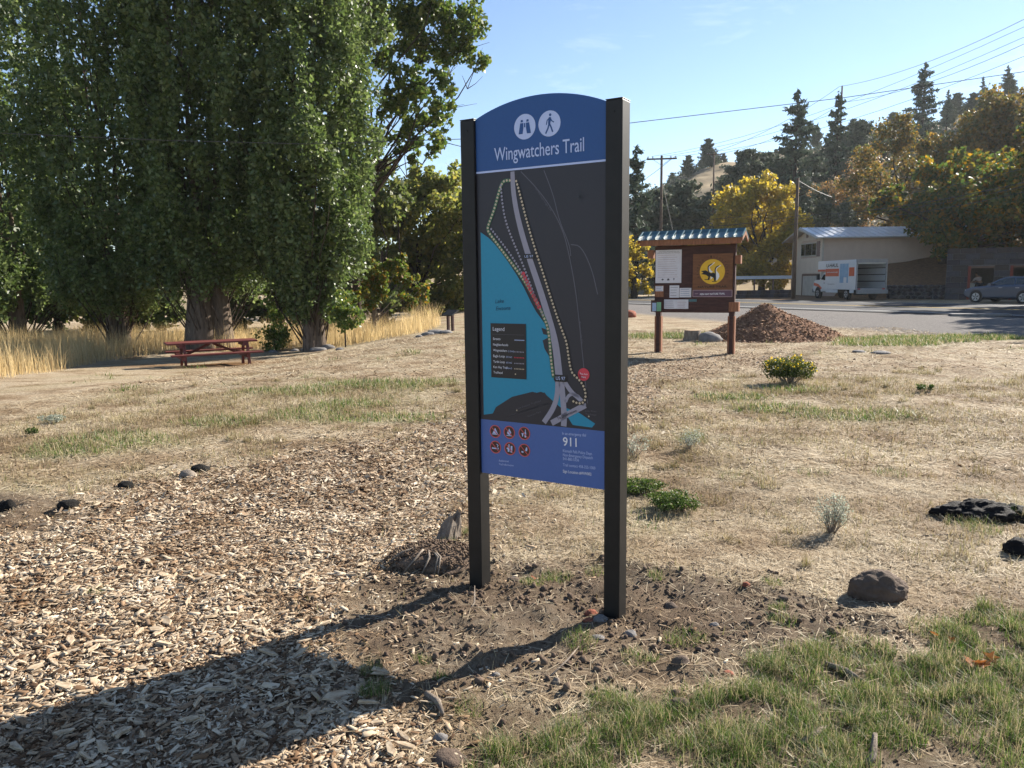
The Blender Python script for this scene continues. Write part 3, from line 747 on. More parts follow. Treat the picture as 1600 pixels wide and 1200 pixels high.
# legend box
u0, z1 = S(767, 505); u1, z0 = S(823, 594)
z1 = (z1 + S(821, 506)[1]) / 2; z0 = (z0 + S(768, 588)[1]) / 2
lg = Ink().poly([(u0, z0), (u1, z0), (u1, z1), (u0, z1)], 6).done('legend_box', P_DARK, mapp)
hh = z1 - z0; ww = u1 - u0
def row(txt, f, size, x1=.5, x0=.07, mat=P_WHITE): put_text(txt, (u0 + x0 * ww, z1 - f * hh), (u0 + x1 * ww, z1 - f * hh), size, mat, lg, k=8)
row('Legend', .135, .019, .40); row('Streets', .305, .012, .28); row('Neighborhoods', .41, .012, .50); row('Wingwatchers', .515, .012, .47); row('Eagle Loop', .62, .012, .40); row('Turtle Loop', .725, .012, .40); row('Ken Hay Trail', .825, .012, .47); row('Trailhead', .925, .012, .33)
for f, t in ((.515, '(1.2mi)'), (.62, '(0.1mi)'), (.725, '(0.1mi)'), (.825, '(0.6mi)')): row(t, f, .008, .66 if f == .515 else .60, .50 if f == .515 else .44, P_PALE)
Ink().line([(u0 + .05 * ww, z1 - .2 * hh), (u0 + .95 * ww, z1 - .2 * hh)], .0012, 8).done('legend_rule', P_FAINT, lg)
Ink().line([(u0 + .68 * ww, z1 - .295 * hh), (u0 + .96 * ww, z1 - .295 * hh)], .003, 8).done('legend_rule', P_PALE, lg)
for f, mt in ((.508, P_ROAD), (.613, P_RED), (.718, P_ROAD), (.818, P_DOT)):
    Ink().dots([(u0 + .68 * ww, z1 - f * hh), (u0 + .96 * ww, z1 - f * hh)], .003, .0085, 8, 8).done('legend_dots', mt, lg)
Ink().disc((u0 + .70 * ww, z1 - .915 * hh), .004, 8, 8).done('legend_dots', P_DOT, lg)
# footer: six prohibition discs and contact lines
P_BROWN = flat('print_brown', (70, 44, 42))
cs = [S(774, 674), S(796, 675.5), S(819.5, 677), S(774.5, 698.5), S(797, 701), S(819.5, 703.5)]
rr = abs(S(774, 664)[1] - S(774, 684)[1]) / 2
for i, c in enumerate(cs):
    d_ = Ink().disc(c, rr * .86, 2, 28).done('prohibition_disc', P_BROWN, foot)
    r_ = Ink().ring(c, rr * .86, rr, 3); r_.line([(c[0] - rr * .6, c[1] + rr * .6), (c[0] + rr * .6, c[1] - rr * .6)], rr * .13, 5); r_.done('prohibition_ring', P_RING, d_)
    X = lambda x, y: (c[0] + x * rr, c[1] + y * rr)
    g = Ink()
    if i == 0: g.poly([X(-.5, -.35), X(.5, -.35), X(.05, .5), X(-.05, .5)], 3); g.line([X(-.6, -.45), X(.6, -.45)], rr * .1, 3)
    elif i == 1: g.poly([X(-.3, -.3), X(-.38, 0), X(-.15, .25), X(-.02, .6), X(.2, .25), X(.35, 0), X(.28, -.3), X(0, -.4)], 3); g.line([X(-.5, -.5), X(.5, -.5)], rr * .12, 3)
    elif i == 2: g.poly([X(.05, -.6), X(.32, -.6), X(.32, .1), X(.24, .3), X(.24, .6), X(.13, .6), X(.13, .3), X(.05, .1)], 3); g.poly([X(-.5, 0), X(-.1, 0), X(-.22, -.3), X(-.22, -.5), X(-.38, -.5), X(-.38, -.3)], 3)
    elif i == 3: g.line([X(-.65, -.2), X(.35, -.2)], rr * .2, 3); g.line([X(.45, -.2), X(.6, -.2)], rr * .2, 3); g.line(smooth([X(.5, 0), X(.3, .2), X(.55, .3), X(.2, .5)]), rr * .1, 3)
    elif i == 4: g.line([X(-.25, -.5), X(-.2, .4)], rr * .3, 3); g.disc(X(-.15, .55), rr * .13, 3, 12); g.line([X(.25, -.55), X(.3, .45)], rr * .3, 3); g.disc(X(-.45, 0), rr * .14, 3, 10)
    else: g.line([X(-.5, -.25), X(-.15, -.3)], rr * .22, 3); g.poly([X(.15, -.05), X(.3, .45), X(.5, .5), X(.55, .1), X(.4, -.1)], 3)
    g.done('prohibition_pictogram', P_PALE, d_)
# plain square where the scan code sits is left out; its caption stays
put_text('Additional', S(780, 721), S(795, 722), .010, P_PALE, foot); put_text('Trail Information', S(780, 726.5), S(803, 728.5), .010, P_PALE, foot)
put_text('In an emergency dial', S(879, 679), S(916, 682), .014, P_PALE, foot)
put_text('911', S(880, 696), S(901.5, 698), .042, P_WHITE, foot, bold=.012)
put_text('Klamath Falls Police Dept.', S(880, 706), S(926, 711), .014, P_PALE, foot); put_text('Non-Emergency Dispatch', S(880, 712.5), S(926.5, 717.5), .014, P_PALE, foot); put_text('541-883-5336', S(880, 718.5), S(905, 721), .014, P_PALE, foot)
put_text('Trail contact 458-355-1000', S(880, 728), S(930.5, 733.5), .014, P_PALE, foot); put_text('Sign Location #WW002', S(880, 738), S(924.5, 743), .014, P_WHITE, foot, bold=.008)
# ================================================================== MIDDLE GROUND THINGS
MAT_WOODBR = M('stained_brown_wood', (0.075, 0.032, 0.026), (0.035, 0.016, 0.014), scale=6, rough=0.7, bump=0.25, bscale=40, stretch=(1, 1, 6))
MAT_WOODOR = M('weathered_orange_wood', (0.30, 0.13, 0.065), (0.15, 0.062, 0.035), scale=5, rough=0.75, bump=0.2, bscale=40, stretch=(6, 6, 1))
MAT_TEAL = M('teal_painted_metal', (0.022, 0.10, 0.12), (0.015, 0.07, 0.09), scale=4, rough=0.35, spec=0.6)
MAT_PAPER = M('notice_paper', (0.62, 0.60, 0.62), (0.52, 0.50, 0.53), scale=5, rough=0.5)
MAT_INK = M('ink_grey', (0.10, 0.09, 0.10), scale=5); MAT_INKB = M('ink_blue', (0.10, 0.16, 0.30), scale=5); MAT_INKR = M('ink_rose', (0.42, 0.30, 0.30), scale=5)
MAT_YEL = M('yellow_disc_paint', (0.72, 0.43, 0.03), (0.62, 0.36, 0.02), scale=9, rough=0.5); MAT_BLK = M('black_paint', (0.012, 0.012, 0.016), scale=9, rough=0.5); MAT_WHT = M('white_paint', (0.75, 0.75, 0.76), (0.66, 0.66, 0.68), scale=9, rough=0.5)
KANG = R_(-26)
kc = G(1085, 552)
kc = Vector((kc.x, kc.y, 0.0))
kiosk = thing('information_kiosk', (kc.x, kc.y, 0), KANG, 'brown wooden information kiosk with small teal metal roof and pinned notices', 'kiosk')
kt = Vector((math.cos(KANG), math.sin(KANG), 0)); kn = Vector((math.sin(KANG), -math.cos(KANG), 0))
KF = -0.052      # local y of the board face
k0 = kc + kn * 0.052
def K(px, py):
    d = ray(px, py); o = Vector((0, 0, CAM_H)); t = (k0 - o).dot(kn) / d.dot(kn); q = o + d * t
    return ((q - k0).dot(kt), q.z)
uL, zB = K(1022.5, 488); uR = K(1147, 489)[0]; zT = K(1085, 383)[1]
for px, in ((1028,), (1142.5,)):
    u = K(px, 500)[0]
    m = MB(); m.box(u - .055, u + .055, -.045, .075, -.3, zT + .12)
    o = m.build('post', MAT_WOODBR, kiosk, bevel=.006)
    for sx in (-1, 1):
        m = MB(); m.box(u + sx * .056 - .017, u + sx * .056 + .017, -.055, .085, -.3, K(px, 494)[1]); m.build('post_cladding', MAT_WOODOR, o, bevel=.004)
nb = 7
for i in range(nb):
    a = zB + (zT - zB) * i / nb; b = zB + (zT - zB) * (i + 1) / nb
    m = MB(); m.box(uL, uR, KF + random.uniform(0, .002), -.0455, a + .0002, b - .0002); m.build('board', MAT_WOODBR, kiosk, bevel=.0015)
# side blocks
for (a, b, c, d) in ((1012, 391, 1021, 404), (1149, 399, 1157.5, 412), (1139, 472, 1154, 487)):
    x0, z1 = K(a, b); x1, z0 = K(c, d)
    m = MB(); m.box(x0, x1, -.07, .09, z0, z1); m.build('beam_end', MAT_WOODOR, kiosk, bevel=.005)
# roof
rl, zr = K(1003, 368); rr_ = K(1163.5, 361)[0]
ze = K(1085, 374)[1]; zf0 = K(1085, 383)[1]
zr = K(1085, 362.5)[1]
yE, yR = -.30, .05
m = MB(); m.box(rl + .02, rr_ - .02, yE + .01, yE + .045, zf0, ze + .0); m.build('fascia_board', MAT_WOODOR, kiosk, bevel=.004)
for sx in (0.1, 0.35, 0.62, 0.9):
    u = rl + (rr_ - rl) * sx
    m = MB(); m.prism([(0, 0)] * 0 + [(yE + .05, zf0 + .02), (yE + .05, ze - .02), (yR, zr - .04), (yR, zr - .12)], u - .02, u + .02, T=Matrix(((0, 1, 0, 0), (1, 0, 0, 0), (0, 0, 1, 0), (0, 0, 0, 1)))); m.build('rafter', MAT_WOODBR, kiosk)
npan = 12
sl = Vector((yR - yE, zr - ze)); sll = sl.length; sa = math.atan2(sl.y, sl.x)
TR = Matrix.Translation((0, yE - .03, ze)) @ Matrix.Rotation(sa, 4, 'X')
TB = Matrix.Translation((0, yR, zr)) @ Matrix.Rotation(-sa, 4, 'X')
for i in range(npan):
    a = rl + (rr_ - rl) * i / npan; b = rl + (rr_ - rl) * (i + 1) / npan
    m = MB(); m.box(a + .012, b - .012, 0, sll + .03, 0, .006, T=TR); m.box(a + .012, b - .012, 0, sll + .03, 0, .006, T=TB); m.build('roof_sheet', MAT_TEAL, kiosk)
for i in range(npan + 1):
    a = rl + (rr_ - rl) * i / npan
    m = MB(); m.box(a - .014, a + .014, -.004, sll + .03, -.002, .042, T=TR); m.box(a - .014, a + .014, 0, sll + .034, -.002, .042, T=TB); m.build('roof_rib', MAT_TEAL, kiosk, bevel=.006)
m = MB(); m.prism([(yR - .10, zr - .02), (yR, zr + .055), (yR + .10, zr - .02)], rl - .01, rr_ + .01, T=Matrix(((0, 1, 0, 0), (1, 0, 0, 0), (0, 0, 1, 0), (0, 0, 0, 1)))); m.build('ridge_cap', MAT_TEAL, kiosk)
m = MB(); m.prism([(yE - .03, ze - .07), (yE - .03, ze), (yR, zr), (yR + .33, ze), (yR + .33, ze - .07), (yR, zr - .08)], rr_ - .012, rr_ + .012, T=Matrix(((0, 1, 0, 0), (1, 0, 0, 0), (0, 0, 1, 0), (0, 0, 0, 1)))); m.build('barge_board', MAT_WOODOR, kiosk)
m = MB(); m.prism([(yE - .03, ze - .07), (yE - .03, ze), (yR, zr), (yR + .33, ze), (yR + .33, ze - .07), (yR, zr - .08)], rl - .012, rl + .012, T=Matrix(((0, 1, 0, 0), (1, 0, 0, 0), (0, 0, 1, 0), (0, 0, 0, 1)))); m.build('barge_board', MAT_WOODOR, kiosk)
# notices on the board: paper, printed lines
def krect(a, b):
    x0, z1 = K(*a); x1, z0 = K(*b); return x0, x1, z0, z1
def notice(a, b, mat, lines=0, name='notice', label=None, inkmat=MAT_INK, th=.012):
    x0, x1, z0, z1 = krect(a, b)
    m = MB(); m.box(x0, x1, KF - th, KF - .001, z0, z1); o = m.build(name, mat, kiosk)
    if label: o['label'] = label
    if lines:
        m = MB()
        for i in range(lines):
            zz = z1 - (z1 - z0) * (.16 + .66 * i / max(lines - 1, 1)); w = random.uniform(.75, .97)
            m.box(x0 + (x1 - x0) * .09, x0 + (x1 - x0) * (.09 + .82 * w), KF - th - .0012, KF - th - .0002, zz - .0035, zz + .0035)
        t = m.build('printed_lines', inkmat, o); t['kind'] = 'stuff'
    return o, (x0, x1, z0, z1)
o, q4 = notice((1025, 391), (1064.5, 442), MAT_PAPER, 11, label='large white rules notice in the upper corner', inkmat=MAT_INKR)
def ktext(s, a, b, h, mat, parent, y): return put_text(s, a, b, h, mat, parent, y=y, k=2)
x0, x1, z0, z1 = q4
ktext('ARE YOU INTERESTED IN', (x0 + .06, z1 - .045), (x1 - .06, z1 - .045), .018, MAT_INK, o, KF - .0135); ktext('HELPING MAINTAIN TRAILS', (x0 + .04, z1 - .075), (x1 - .04, z1 - .075), .018, MAT_INK, o, KF - .0135)
for i, f in enumerate((.28, .5, .72)):
    b_ = Ink(KF - .0125); cx_ = x0 + (x1 - x0) * f; cz_ = z0 + .075
    b_.poly([[(cx_ - .03, cz_), (cx_, cz_ - .022), (cx_ + .03, cz_), (cx_, cz_ + .022)], [(cx_ - .03, cz_ - .02), (cx_ + .03, cz_ - .02), (cx_ + .02, cz_ + .015), (cx_, cz_ + .025), (cx_ - .02, cz_ + .015)], [(cx_ - .018, cz_ + .025), (cx_, cz_ - .028), (cx_ + .018, cz_ + .025)]][i], 2); b_.done('badge', MAT_INK, o)
notice((1023.5, 446), (1037, 464), MAT_WOODOR, 0, 'leaflet_box'); notice((1024.5, 447), (1036.5, 455), MAT_PAPER, 3, th=.016, inkmat=MAT_INKB)
notice((1046.5, 446), (1061, 465), MAT_PAPER, 4); notice((1062, 450), (1080, 464.5), MAT_PAPER, 4, inkmat=MAT_INKB)
notice((1038, 468), (1056.5, 482.5), MAT_PAPER, 4); notice((1057, 468), (1075.5, 482.5), MAT_PAPER, 5, inkmat=MAT_INKR)
MAT_GREENP = M('green_leaflet', (0.20, 0.42, 0.25), scale=6); MAT_BLUEP = M('blue_leaflet', (0.35, 0.45, 0.62), scale=6)
notice((1018.5, 469), (1036, 487), MAT_WOODBR, 0, 'brochure_holder', th=.06); notice((1020.5, 473), (1026.5, 486), MAT_BLUEP, 0, 'brochure', th=.066); notice((1027.5, 472), (1034, 486), MAT_GREENP, 0, 'brochure', th=.066)
notice((1076.5, 467.5), (1088.5, 471.5), MAT_TEAL, 0, 'sticker_strip')
# routed wooden plaque with the yellow disc and the two dancing water birds
o, (x0, x1, z0, z1) = notice((1083.5, 397), (1144.5, 452.5), M('plaque_wood', (0.20, 0.085, 0.035), (0.11, 0.045, 0.02), scale=5, rough=0.6, bump=.15, stretch=(1, 1, 7)), 0, 'plaque', th=.03)
cx_, cz_ = K(1113.5, 424.5); rd_ = abs(K(1113.5, 405)[1] - K(1113.5, 444)[1]) / 2
yk = KF - .031
m = MB(); m.tube([(cx_, yk + .001, cz_), (cx_, yk - .008, cz_)], rd_, 40); dsc = m.build('emblem_disc', MAT_YEL, o)
yk -= .0085
X = lambda x, y: (cx_ + x * rd_, cz_ + y * rd_)
b_ = Ink(yk)
b_.poly([X(-.92, .06), X(-.55, .12), X(-.3, 0), X(-.1, -.12), X(.1, -.08), X(.3, -.2), X(.35, -.45), X(.28, -.75), X(.15, -.72), X(.12, -.5), X(-.15, -.35), X(-.2, -.6), X(-.35, -.62), X(-.3, -.4), X(-.5, -.25), X(-.9, -.18), X(-.7, -.06)], 2)
b_.line(smooth([X(-.28, .0), X(-.35, .3), X(-.3, .48), X(-.1, .58), X(.0, .64)]), rd_ * .09, 2); b_.line(smooth([X(.25, -.2), X(.22, .15), X(.28, .34), X(.45, .44), X(.52, .46)]), rd_ * .09, 2)
b_.line([X(-.6, -.63), X(-.2, -.63)], rd_ * .06, 2); b_.line([X(.0, -.78), X(.36, -.78)], rd_ * .06, 2)
b_.done('bird_silhouette', MAT_BLK, dsc)
b_ = Ink(yk); b_.poly([X(-.26, .05), X(-.2, .3), X(-.1, .1), X(.05, 0), X(-.08, -.08)], 3); b_.poly([X(.3, -.2), X(.36, .05), X(.55, -.2), X(.58, -.4), X(.45, -.65), X(.33, -.7)], 3); b_.line(smooth([X(-.25, .1), X(-.27, .38), X(-.1, .5), X(.18, .74)]), rd_ * .05, 3); b_.line(smooth([X(.33, -.1), X(.3, .2), X(.42, .35), X(.68, .5)]), rd_ * .05, 3)
b_.poly([X(-.12, -.4), X(.06, -.45), X(-.1, -.62)], 3)
b_.done('bird_highlight', MAT_WHT, dsc)
MAT_ROUT = M('routed_letters', (0.035, 0.02, 0.014), scale=8)
def arc_text(s, r, a0, a1, h):
    for i, ch in enumerate(s):
        if ch == ' ': continue
        t = a0 + (a1 - a0) * i / (len(s) - 1); w = .026
        d = (math.sin(t), -math.cos(t))           # clockwise tangent for angle t from +x
        c = (cx_ + r * math.cos(t), cz_ + r * math.sin(t))
        put_text(ch, (c[0] - d[0] * w * .5, c[1] - d[1] * w * .5), (c[0] + d[0] * w * .5, c[1] + d[1] * w * .5), h, MAT_ROUT, o, y=KF - .031, k=2)
arc_text('KLAMATH WINGWATCHERS', rd_ * 1.12, R_(200), R_(-20), .045)
put_text('NATURE TRAIL', K(1091, 450), K(1137, 449), .042, MAT_ROUT, o, y=KF - .031, k=2, bold=.02)
o, _ = notice((1083, 453.5), (1144, 463.5), M('trail_strip', (0.13, 0.075, 0.11), scale=5), 0, 'name_strip', th=.02)
put_text('KEN HAY NATURE TRAIL', K(1094, 461), K(1133, 460), .036, MAT_WHT, o, y=KF - .021, k=2, bold=.015)
sx0, sx1, sz0, sz1 = krect((1083, 453.5), (1144, 463.5))
b_ = Ink(KF - .021)
for aa, bb in (((sx0, sz0), (sx1, sz0)), ((sx0, sz1), (sx1, sz1)), ((sx0, sz0), (sx0, sz1)), ((sx1, sz0), (sx1, sz1))): b_.line([aa, bb], .012, 2)
b_.line([K(1086, 459), K(1091, 458.8)], .01, 2)
b_.done('strip_border', MAT_INKR, o)

# ---- picnic table
MAT_TABLE = M('dark_red_table_paint', (0.17, 0.045, 0.036), (0.10, 0.028, 0.024), scale=7, rough=0.55, bump=.2, bscale=60, stretch=(1, 8, 8))
tl, tr_ = at(258, 536, 19.6), at(398, 529.5, 20.7)
tc_ = (tl + tr_) / 2
gt = float(gtop(tc_.x, tc_.y))
ta = math.atan2(tr_.y - tl.y, tr_.x - tl.x); tlen = math.hypot(tr_.y - tl.y, tr_.x - tl.x)
table = thing('picnic_table', (tc_.x, tc_.y, gt), ta, 'dark red wooden picnic table with attached benches under the tall poplars', 'picnic table')
TH = tc_.z - gt; BH = TH * .58
for i in range(5):
    yy = -.36 + .15 * i
    m = MB(); m.box(-tlen / 2, tlen / 2, yy, yy + .138, TH - .045, TH); m.build('tabletop_plank', MAT_TABLE, table, bevel=.006)
for sgn in (-1, 1):
    for j in range(2):
        yy = sgn * .68 + (j - 1) * .135
        m = MB(); m.box(-tlen / 2 + .05, tlen / 2 + .05, yy, yy + .13, BH - .04, BH); m.build('bench_plank', MAT_TABLE, table, bevel=.006)
for sx in (-1, 1):
    x = sx * (tlen / 2 - .33)
    m = MB(); m.box(x - .045, x + .045, -.78, .78, BH - .15, BH - .042); m.build('bench_support', MAT_TABLE, table, bevel=.005)
    m = MB(); m.box(x - .045, x + .045, -.36, .36, TH - .14, TH - .047); m.build('top_support', MAT_TABLE, table, bevel=.005)
    for sy in (-1, 1):
        m = MB(); m.prism([(sy * .2, TH - .05), (sy * .32, TH - .05), (sy * .55, -.1), (sy * .43, -.1)], x + .047, x + .105, T=Matrix(((0, 1, 0, 0), (1, 0, 0, 0), (0, 0, 1, 0), (0, 0, 0, 1)))); m.build('leg', MAT_TABLE, table)
    m = MB(); m.tube([(x - sx * .05, 0, BH - .1), (x - sx * .75, 0, TH - .06)], .035, 6); m.build('brace', MAT_TABLE, table)

# ---- small slanted interpretive sign by the tall grass
p = G(704, 517); hI = at(704, 489, p.y).z - p.z
isg = thing('interpretive_sign', (p.x, p.y, float(gtop(p.x, p.y))), R_(-35), 'low slanted interpretive panel on two short posts beside tall dry grass', 'sign')
for sx in (-.09, .09):
    m = MB(); m.box(sx - .04, sx + .04, -.04, .04, -.2, hI - .05 + (.0)); m.build('post', MAT_WOODBR, isg, bevel=.005)
m = MB(); m.box(-.23, .23, -.2, .2, -.015, .02, T=Matrix.Translation((0, 0, hI)) @ Matrix.Rotation(R_(25), 4, 'X')); m.build('panel', MAT_POST, isg, bevel=.005)

# ---- stones, stumps, clods
MAT_ROCK = M('brown_rock', (0.16, 0.115, 0.085), (0.07, 0.048, 0.036), scale=6, rough=0.9, bump=.7, bscale=30)
MAT_GREYROCK = M('grey_rock', (0.24, 0.225, 0.215), (0.12, 0.11, 0.105), scale=5, rough=0.9, bump=.6, bscale=30)
MAT_REDROCK = M('red_rock', (0.33, 0.105, 0.055), (0.17, 0.055, 0.035), scale=14, rough=0.9, bump=.5, bscale=60)
MAT_CHAR = M('charred_wood', (0.020, 0.017, 0.017), (0.006, 0.005, 0.006), scale=9, rough=0.75, bump=1.0, bscale=34, stretch=(1, 3, 3), spec=.2)
MAT_DUNG = M('black_clod', (0.018, 0.016, 0.013), (0.007, 0.006, 0.005), scale=20, rough=0.95, bump=.8, bscale=60)
MAT_STUMP = M('grey_stump_wood', (0.30, 0.25, 0.20), (0.13, 0.10, 0.08), scale=7, rough=0.9, bump=.6, bscale=30, stretch=(3, 3, 1))
MAT_CUT = M('cut_wood_face', (0.42, 0.30, 0.18), (0.28, 0.19, 0.11), scale=10, rough=0.85, bump=.3)
def stone(name, px, py, wpx, hpx, mat, label, cat='stone', seed=1, group=None, depth=0.8, rz=0.0, sub=3, rough=.3, flat=.5, ridge=False, sink=.12):
    p = onground(px, py); k = (p.y * 1.03 + .1) / 1200
    w, h = wpx * k, hpx * k
    o = lump(name, (w, w * depth, h * 1.12), mat, seed=seed, sub=sub, rough=rough, flat=flat, ridge=ridge)
    o.location = (p.x, p.y + w * depth * .3, p.z - h * sink); o.rotation_euler = (0, 0, rz)
    return tag(o, label, cat, group)
stone('boulder', 1382, 941, 90, 50, MAT_ROCK, 'brown rounded boulder with pitted top lying on the dry lawn', seed=5, sub=5, rough=.24, flat=.75, depth=.7, sink=.2)
stone('charred_log', 1536, 814, 112, 46, MAT_CHAR, 'black charred log lump with ridged bark among dry stubble', 'log', seed=8, sub=5, ridge=True, rough=.42, flat=.35, depth=.6, sink=.2)
stone('charred_log', 1600, 815, 46, 36, MAT_CHAR, 'smaller black charred chunk beside the ridged charred log', 'log', seed=9, sub=4, ridge=True, rough=.42, flat=.35, sink=.2)
stone('charred_log', 1598, 868, 40, 30, MAT_CHAR, 'low black charred root sticking out of the dry lawn', 'log', seed=10, sub=4, ridge=True)
for i, (a, b, w, h, l) in enumerate([(103, 795, 34, 18, 'black clod on bare soil at the edge of the wood chips'), (194, 763, 26, 15, 'black clod with a small knob on the dry grass edge'), (8, 798, 26, 24, 'dark mossy clod in the bare soil corner'), (310, 738, 28, 13, 'flat dark clod beside a pale wood stub')]):
    stone('soil_clod', a, b, w, h, MAT_DUNG, l, 'clod', seed=20 + i, rough=.4)
stone('wood_stub', 290, 746, 22, 13, MAT_STUMP, 'pale wood stub at the edge of the wood chip path', 'wood', seed=31, ridge=True)
for i, (a, b, w, h, mt, l) in enumerate([
    (924, 962, 20, 12, MAT_REDROCK, 'reddish broken stone against the foot of the right-hand sign post'), (921, 971, 17, 9, MAT_REDROCK, 'small dull red stone next to the sign post foot'),
    (939, 974, 24, 14, MAT_GREYROCK, 'grey angular stone touching the sign post foot'), (986, 991, 22, 15, MAT_GREYROCK, 'grey rounded stone a hand away from the sign post'),
    (934, 997, 20, 8, MAT_GREYROCK, 'flat pale stone pressed into the soil near the sign post'), (830, 904, 20, 10, MAT_REDROCK, 'rusty red stone in the grass tuft between the sign posts'),
    (802, 905, 20, 13, MAT_ROCK, 'dark stone between the sign posts beside the red one'), (1050, 951, 20, 14, MAT_ROCK, 'dark stone half sunk in the loose soil'),
    (1167, 918, 14, 13, MAT_REDROCK, 'small maroon stone upright in the soil'), (1225, 940, 18, 15, MAT_ROCK, 'brown stone beside a green grass tuft on soil'),
    (1140, 1056, 20, 12, MAT_REDROCK, 'orange brown stone in the soil at the turf edge'), (1066, 1047, 28, 20, MAT_ROCK, 'dark brown stone at the edge of the green turf'),
    (1065, 1105, 34, 26, MAT_ROCK, 'dark angular stone surrounded by turf'), (1117, 979, 14, 7, MAT_GREYROCK, 'small flat grey stone in loose soil'),
    (870, 1075, 14, 18, MAT_STUMP, 'upright pale stone chip behind the turf'), (1275, 1000, 14, 9, MAT_GREYROCK, 'small grey stone at the rim of the soil patch'), (700, 1195, 54, 26, MAT_ROCK, 'rough brown stone at the turf rim by the chips'),
    (688, 1160, 26, 20, MAT_GREYROCK, 'dark grey stone near a pale stick'), (775, 1055, 14, 9, MAT_GREYROCK, 'pebble on the bare soil ridge')]):
    stone('stone', a, b, w, h, mt, l, seed=50 + i, sub=3, rough=.34, flat=.4, depth=.9, sink=.3)
# dug-out stump by the left post
p = onground(676, 892)
mound = lump('soil_mound', (.50, .36, .15), MAT_SOIL, seed=3, sub=4, rough=.35, flat=.1); mound.location = (p.x, p.y + .15, p.z - .02); tag(mound, 'dug up dark soil mound with roots beside the left-hand sign post', 'soil mound')
# crumbs and roots over the mound
k_ = 900; aa = rng.uniform(0, 2 * np.pi, k_); rr3 = rng.random(k_) ** .5 * 1.25; xx = .25 * rr3 * np.cos(aa); yy = .18 * rr3 * np.sin(aa); zz = .125 * np.sqrt(np.clip(1 - (rr3 / 1.2) ** 2, 0, 1)) - .01
s_ = .012 + .035 * rng.beta(1, 4, k_)
tag(scatter('soil_clods', OC_V, OC_F, np.stack([xx, yy, zz], 1), rand_rot(k_), np.stack([s_, s_ * .8, s_ * .7], 1), MAT_SOIL, mound), kind='stuff')
for q in range(5):
    m = MB(); a = random.uniform(3.3, 5.6); m.tube([(.1 * math.cos(a), .08 * math.sin(a), .10), (.2 * math.cos(a + .2), .16 * math.sin(a + .2), .09), (.3 * math.cos(a + .1), .24 * math.sin(a + .1), .02)], [.008, .007, .003], 5); m.build('root', MAT_STUMP, mound, smooth=True)
p = onground(697, 848)
sst = thing('tree_stump', (p.x, p.y + .05, p.z), .3, 'small jagged weathered stump poking up behind the soil mound', 'stump')
def jagged(name, r, h, mat, parent, n=22, lean=.3):
    m = MB(); vs_ = []
    for j, (zf, k) in enumerate(((-.1, 1.25), (.3, 1.0), (.65, .85), (1, .62))):
        for i in range(n):
            a = 2 * math.pi * i / n; q = r * k * (1 + .22 * math.sin(3 * a + 1) + .10 * math.sin(7 * a + j)) ; top = h * (zf if j < 3 else .78 + .45 * (math.sin(2 * a + .5) * .5 + .5) * random.uniform(.6, 1.2))
            vs_.append((q * math.cos(a) + lean * max(0, top) , q * .75 * math.sin(a), top))
    fs_ = [(i + j * n, (i + 1) % n + j * n, (i + 1) % n + (j + 1) * n, i + (j + 1) * n) for j in range(3) for i in range(n)]
    vs_.append((lean * h * .6, 0, h * .55)); fs_ += [(i + 3 * n, (i + 1) % n + 3 * n, 4 * n) for i in range(n)]
    m.add(vs_, fs_); return m.build(name, mat, parent)
jagged('stump_body', .062, .15, MAT_STUMP, sst)
for i, (a, b, c, d, l) in enumerate([(666, 1092, 692, 1120, 'thick pale broken stick lying on the soil by the turf'), (550, 962, 612, 965, 'long thin bleached stick across the post shadow'), (733, 960, 742, 936, 'short upright twig in the bare soil'), (1330, 945, 1370, 925, 'pale straw stalk lying behind the boulder'), (1040, 820, 1150, 812, 'thin grey twig on the dry lawn'), (1255, 1165, 1290, 1140, 'whitish bark stick lying in the green turf'), (1355, 1200, 1366, 1172, 'pale bark piece standing in the turf'), (1290, 1040, 1350, 1070, 'gnarled dead root among the turf clumps'),
                                     (860, 1060, 905, 1010, 'dry bent twig leaning over the turf tuft'), (1440, 838, 1490, 836, 'thin dark twig lying near the charred log'), (255, 845, 295, 832, 'pale split wood slab on the chips in the sun')]):
    A, B = onground(a, b), onground(c, d); r = .012 if i in (0, 5, 6, 7, 10) else .004
    mid = (A + B) / 2 + Vector((.012, .01, r)); m = MB(); m.tube([A + Vector((0, 0, r * .6)), mid, B + Vector((0, 0, r + (.05 if i in (2, 6) else 0)))], [r, r * 1.1, r * .6], 7)
    tag(m.build('stick', MAT_STUMP, smooth=True), l, 'stick')
# stump and boulder by the kiosk, low stones further off
p = onground(1086, 533)
stp = thing('tree_stump', (p.x, p.y + .2, p.z), 0, 'sawn tree stump with pale flat top beside the bark mulch heap', 'stump')
m = MB(); n_ = 18; rb = [.20 * (1 + .12 * math.sin(3 * t) + random.uniform(-.05, .05)) for t in np.linspace(0, 6.28, n_, endpoint=False)]
ring = lambda k, z: [(rb[i] * k * math.cos(2 * math.pi * i / n_), rb[i] * k * math.sin(2 * math.pi * i / n_), z) for i in range(n_)]
v_ = ring(1.25, -.05) + ring(1.05, .1) + ring(1, .27); f_ = [(i + j * n_, (i + 1) % n_ + j * n_, (i + 1) % n_ + (j + 1) * n_, i + (j + 1) * n_) for j in range(2) for i in range(n_)]
m.add(v_, f_); m.build('bark', MAT_STUMP, stp, smooth=True)
m = MB(); m.add(ring(1, .2705), [tuple(range(n_))]); m.build('cut_face', MAT_CUT, stp)
stone('boulder', 1110, 534, 36, 22, MAT_GREYROCK, 'grey slanted boulder between the sawn stump and the mulch heap', seed=71, rough=.2)
